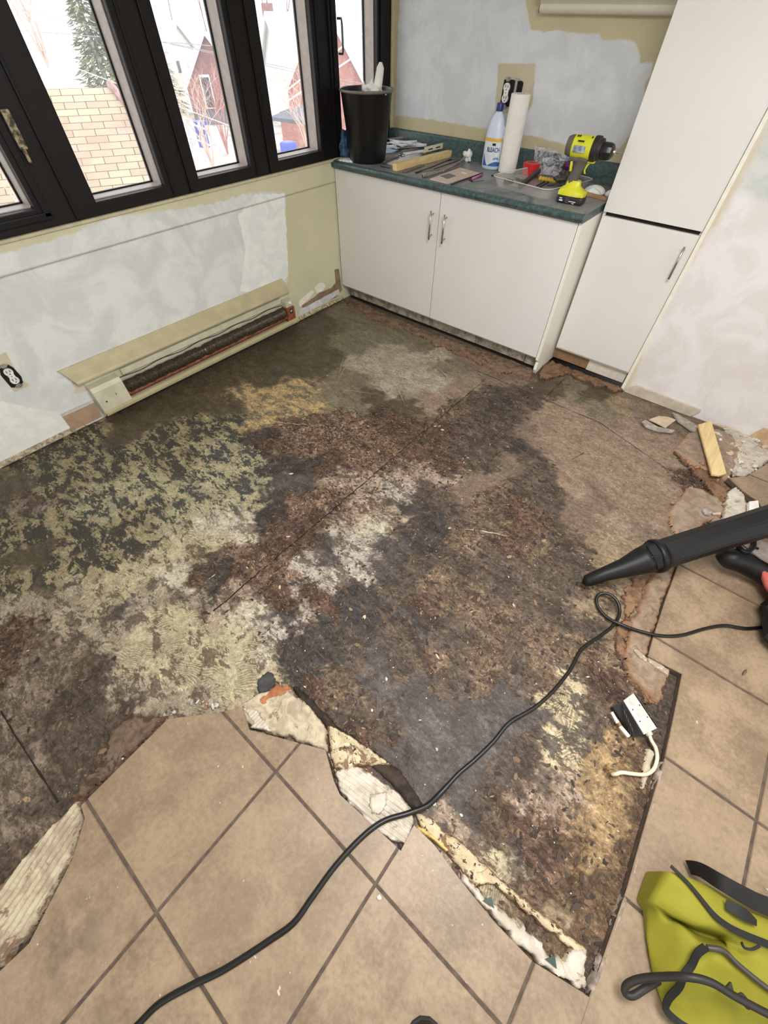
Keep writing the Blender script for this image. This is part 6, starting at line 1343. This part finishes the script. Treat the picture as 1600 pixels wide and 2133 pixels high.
def house(label, px_, py_, t, width, depth, wall_h, roof_h, wallm, roofm, wins=(), porch=False, yaw_off=0.0):
    """gable end faces the room; the gable apex is where the photo shows it"""
    ap = Vector(_C + ray(px_, py_) * t); v = Vector((_C[0] - ap.x, _C[1] - ap.y, 0)); yaw = math.atan2(v.y, v.x) + yaw_off
    base = ap.z - roof_h - wall_h
    Mx = Matrix.Translation((ap.x, ap.y, base)) @ Matrix.Rotation(yaw, 4, 'Z')      # local +x towards the room
    h = thing('house', label, 'house', (ap.x, ap.y, base)); w2 = width / 2
    b = MB(); low = GZ - base
    pr5 = [(-w2, low), (w2, low), (w2, wall_h), (0, wall_h + roof_h), (-w2, wall_h)]
    b.ring_loft([[Mx @ Vector((x, y, z)) for y, z in pr5] for x in (0, -depth)]); b.build('wall', wallm, h)
    for s_ in (-1, 1):
        ov = .35; sl = roof_h / w2
        b = MB(); q = [(s_ * (w2 + ov), wall_h - ov * sl), (0, wall_h + roof_h), (0, wall_h + roof_h + .18), (s_ * (w2 + ov), wall_h - ov * sl + .18)]
        b.ring_loft([[Mx @ Vector((x, y, z)) for y, z in q] for x in (.4, -depth - .3)]); rf = b.build('roof_slope', roofm, h)
        b = MB(); q = [(s_ * (w2 + ov), wall_h - ov * sl - .22), (0, wall_h + roof_h - .22), (0, wall_h + roof_h + .02), (s_ * (w2 + ov), wall_h - ov * sl + .02)]
        b.ring_loft([[Mx @ Vector((x, y, z)) for y, z in q] for x in (.42, .30)]); b.build('bargeboard', m_tr, rf)
    for (y, z, ww, hh) in wins:
        f = MB().box((0, y - ww / 2 - .12, z - .1), (.07, y + ww / 2 + .12, z + hh + .18), 0, Mx).build('window', m_tr, h)
        MB().box((.06, y - ww / 2, z), (.10, y + ww / 2, z + hh), 0, Mx).build('pane', m_win, f)
    if porch:
        for y in np.linspace(-w2 - .2, w2 + .2, 4): MB().box((1.9, y - .1, low), (2.1, y + .1, -1.5), 0, Mx).build('porch_post', m_tr, h)
        MB().box((0, -w2 - .5, -1.65), (2.3, w2 + .5, -1.3), 0, Mx).build('porch_beam', m_tr, h)
        b = MB(); b.ring_loft([[Mx @ Vector(p) for p in ((2.5, -w2 - .7, -1.3), (0, -w2 + .6, .1), (0, -w2 + .6, -1.3))], [Mx @ Vector(p) for p in ((2.5, w2 + .7, -1.3), (0, w2 - .6, .1), (0, w2 - .6, -1.3))]]); b.build('porch_roof', m_slate, h)
        for y in (-1.6, 1.0): MB().box((.05, y - .8, low + .8), (.12, y + .8, -2.0), 0, Mx).build('porch_window', m_win, h)
    return h, Mx
house('red brick gabled house with a slate blue porch roof, centre pane', 424, 66, 38, 5.4, 8, 1.9, 3.4, m_brick, m_snow, ((-.85, .3, .75, 2.1), (1.3, .3, .75, 2.1)), True)
house('bright red brick gabled house with white bargeboards, fourth pane', 668, -6, 24, 6.6, 9, 2.6, 4.6, m_brick2, m_snow, ((.2, .6, .8, 1.6),), False)
house('low white roofed house left of the brick gable', 362, 46, 58, 8, 4, 3.0, 2.4, M('white_wall', S(214, 212, 210), .8), m_snow, ((-2, .6, .9, 1.2),), False, 1.1)
house('white roofed house between the two brick gables', 560, 30, 36, 7.5, 8, 2.2, 3.2, M('white_wall', S(214, 212, 210), .8), m_snow, (), False, -1.25)
house('distant dark gabled house behind the white roofs', 612, 44, 60, 6, 6, 1.5, 3, M('dark_wall', S(110, 96, 100), .8), M('grey_roof', S(150, 140, 142), .8), (), False)
# chimney
c = Vector(_C + ray(560, 40) * 40); tag(MB().box((c.x - .4, c.y - .4, c.z - 3), (c.x + .4, c.y + .4, c.z + 1.0), .05).build('chimney', m_brick), 'red brick chimney above the white roofs', 'chimney')
# nearest neighbour's shingled roof
m_shg, nt, bs = new_mat('tan_shingles'); P = nt.nodes.new('ShaderNodeTexCoord').outputs['UV']
br = nt.nodes.new('ShaderNodeTexBrick'); br.inputs['Scale'].default_value = 1; br.inputs['Color1'].default_value = S(176, 162, 136); br.inputs['Color2'].default_value = S(158, 142, 118); br.inputs['Mortar'].default_value = S(84, 64, 54)
br.inputs['Brick Width'].default_value = .40; br.inputs['Row Height'].default_value = .17; br.inputs['Mortar Size'].default_value = .008; lk(nt, mapping(nt, P, (1, 1, 1)), br.inputs['Vector'])
ds = nt.nodes.new('ShaderNodeMix')
c = mix(nt, sstep(nt, noise(nt, P, .8, 4), .45, .62), br.outputs['Color'], mix(nt, .4, br.outputs['Color'], S(150, 104, 98)))
lk(nt, c, bs.inputs['Base Color']); bs.inputs['Roughness'].default_value = .9
A_ = Vector(_C + ray(100, 186) * 8.2); u = Vector((.45, .893, 0)); dn = Vector((.893 * .87, -.45 * .87, -.49)).normalized()
rfh = thing('neighbour_roof', 'near shingled tan roof seen through the two left panes', 'roof', tuple(A_))
def roofpoly(corners, name):
    me = bpy.data.meshes.new(name); n_ = u.cross(dn).normalized(); vs_ = [A_ + u * a + dn * d_ for a, d_ in corners]; low_ = [v - Vector((0, 0, .12)) for v in vs_]
    me.from_pydata([v - A_ for v in vs_ + low_], [], [list(range(len(vs_))), list(range(len(vs_), 2 * len(vs_)))[::-1]] + [[i, i + len(vs_), (i + 1) % len(vs_) + len(vs_), (i + 1) % len(vs_)] for i in range(len(vs_))])
    uvl = me.uv_layers.new(name='UVMap')
    for lp in me.loops:
        i = lp.vertex_index % len(vs_); uvl.data[lp.index].uv = corners[i]
    me.materials.append(m_shg); o = bpy.data.objects.new(name, me); COL.objects.link(o); o.parent = rfh; return o
roofpoly([(-7, 0), (1.15, 0), (3.6, 6.4), (-7, 6.4)], 'roof_slope')
e1_, e2_ = A_ + u * 1.15, A_ + u * 3.6 + dn * 6.4
b = MB(); b.poly([e1_, e2_, e2_ + Vector((-2.5, 1.2, -1.2)), e1_ + Vector((-2.2, 1.6, -1.6))], .1); b.build('hip_slope', m_snow, rfh)
lo_ = e2_; b = MB(); b.box((A_.x - 3, A_.y - 6, GZ), (A_.x + 3.2, A_.y + 0, A_.z - 3.2)); b.build('wall', M('white_wall', S(214, 212, 210), .8), rfh)
b = MB(); b.tube([e1_ + Vector((0, 0, .05)), e2_ + Vector((0, 0, .05))], .07, 6); b.build('hip_ridge', M('ridge_pink', S(176, 140, 132), .9, var=.2, scale=6), rfh)
# conifer, bare trees, shrubs
m_con = M('conifer_needles', S(98, 112, 94), .9, c2=S(144, 146, 98), scale=1.2); m_bark = M('bark', S(136, 104, 96), .9); m_twig = M('pale_twig', S(206, 178, 164), .8)
rs = random.Random(33)
def conifer(label, px_, py_, t, H_, R_):
    top = Vector(_C + ray(px_, py_) * t); r = thing('conifer', label, 'tree', (top.x, top.y, top.z - H_))
    b = MB(); b.tube([top - Vector((0, 0, H_)), top], [.22, .03], 8); b.build('trunk', m_bark, r)
    b = bmesh.new()
    for k in range(2600):
        f = rs.random() ** .7; a = rs.random() * 6.28; rr_ = R_ * (.15 + f) * (.35 + .65 * rs.random()); c = top + Vector((math.cos(a) * rr_, math.sin(a) * rr_, -H_ * .92 * f - rr_ * .25))
        d_ = Vector((math.cos(a), math.sin(a), -.25 + rs.uniform(-.3, .3))) * rs.uniform(.2, .5); s_ = Vector((-math.sin(a), math.cos(a), rs.uniform(-.4, .4))) * rs.uniform(.05, .14)
        v = [b.verts.new(c + q) for q in (-s_, d_, s_, -d_ * .3)]; b.faces.new(v)
    m = MB(); m.b.free(); m.b = b; m.build('foliage', m_con, r, norm=False)
conifer('tall green conifer behind the near shingled roof, second pane', 196, -150, 17, 5.6, 1.7)
conifer('blue green conifer lower beside the near shingled roof', 140, -60, 22, 6.0, 1.8)
def bare(label, base, H_, mat, n=5, spread=.5, r0=.09, depth=4, group=None, cat='tree', name='bare_tree'):
    b = MB(); 
    def br_(p, d_, L, r, k):
        e = p + d_ * L; b.tube([p, p.lerp(e, .5) + Vector((rs.uniform(-.05, .05), rs.uniform(-.05, .05), 0)) * L, e], [r, r * .8, r * .55], 5)
        if k == 0: return
        for _ in range(2 if k > 1 else 3):
            nd_ = (d_ + Vector((rs.uniform(-1, 1), rs.uniform(-1, 1), rs.uniform(-.3, .6))) * spread).normalized(); br_(e, nd_, L * rs.uniform(.6, .85), r * .6, k - 1)
    for _ in range(n): br_(base, Vector((rs.uniform(-.25, .25), rs.uniform(-.25, .25), 1)).normalized(), H_ * .34, r0, depth)
    return tag(b.build(name, mat), label, cat, group)
for k, (a, c, t) in enumerate(((346, 40, 60), (425, 40, 62), (440, 30, 70), (548, 30, 62), (575, 25, 66), (590, 30, 64))):
    p = Vector(_C + ray(a, c) * t); p.z -= 4; bare('leafless tree far behind the white roofs, ' + ['left side of the third pane', 'above the brick gable in the third pane', 'right edge of the third pane, furthest away', 'left of the chimney in the fourth pane', 'just right of the chimney in the fourth pane', 'rightmost in the fourth pane'][k], p, 12, m_bark, 1, .35, .14, 4, 'leafless trees beyond the houses')
for k, (a, c, t, lab) in enumerate(((88, 110, 12, 'pale leafless branches left of the conifers, second pane'), (250, 60, 14, 'pale leafless branches right of the conifers, second pane'), (440, 330, 15, 'tangle of pale leafless shrub, third pane'), (470, 300, 16, 'pale leafless shrub against the mullion, third pane'), (640, 300, 17, 'pale leafless climber below the bright brick house'), (655, 250, 18, 'taller leafless climber at the right of the fourth pane'), (60, 440, 6.5, 'pale leafless branch over the near roof, first pane'))):
    p = Vector(_C + ray(a, c) * t); p.z = max(p.z, GZ) - .3; bare(lab, p, 2.6 if k < 6 else 1.2, m_twig if k != 3 else M('red_twig', S(176, 120, 112), .8), 6 if k < 6 else 2, .9, .03, 4, None, 'shrub', 'leafless_shrub')
# fence rails, bins, grey shed
def G_at(a, c, t): return Vector(_C + ray(a, c) * t)
p, q = G_at(372, 248, 27), G_at(470, 285, 22); fn = thing('garden_fence', 'pale wooden fence below the slate porch', 'fence', (p.x, p.y, GZ))
for k in range(7):
    c = p.lerp(q, k / 6); MB().box((c.x - .06, c.y - .06, GZ), (c.x + .06, c.y + .06, c.z + .2)).build('post', m_tr, fn)
for dz in (0, -.7): b = MB(); b.tube([p + Vector((0, 0, dz)), q + Vector((0, 0, dz))], .05, 4); b.build('rail', m_tr, fn)
m_blue = M('blue_plastic', S(60, 82, 190), .4)
c = G_at(420, 272, 26); tag(MB().box((c.x - .35, c.y - .35, c.z - .8), (c.x + .35, c.y + .35, c.z + .45), .06).build('recycling_bin', m_blue), 'blue recycling bin below the slate porch', 'bin')
c = G_at(602, 312, 19); tag(MB().box((c.x - .3, c.y - .3, c.z - .4), (c.x + .3, c.y + .3, c.z + .3), .12).build('blue_tarp', m_blue), 'small bright blue tarp below the white wall, fourth pane', 'tarp')
q = [G_at(546, 172, 24), G_at(598, 172, 23), G_at(602, 226, 23), G_at(560, 242, 24)]; b = MB(); b.poly(q, .3, (-.7, .7, 0)); tag(b.build('white_shed_wall', m_tr), 'blank white shed wall left of the bright brick house', 'shed')
q = [G_at(562, 243, 22), G_at(650, 210, 22), G_at(650, 255, 20)]; b = MB(); b.poly(q, .15); tag(b.build('lean_to_roof', m_slate), 'slate blue lean-to roof under the bright brick house', 'roof')
for k, (a0, c0_, a1, c1_, t) in enumerate(((330, 86, 480, 120, 20), (545, 130, 640, 150, 18), (200, 76, 300, 84, 16), (598, 188, 640, 155, 17), (600, 210, 645, 180, 17), (100, 120, 260, 180, 15))):
    p, q = G_at(a0, c0_, t), G_at(a1, c1_, t); e = (q - p); b = MB(); b.tube([p - e * 2, p, q, q + e * 2], .015 if k not in (3, 4) else .03, 4); tag(b.build('utility_wire', M('wire_grey', S(150, 146, 150), .6) if k < 3 else m_tr), 'thin utility wire strung between the houses outside', 'wire', 'utility wires outside')
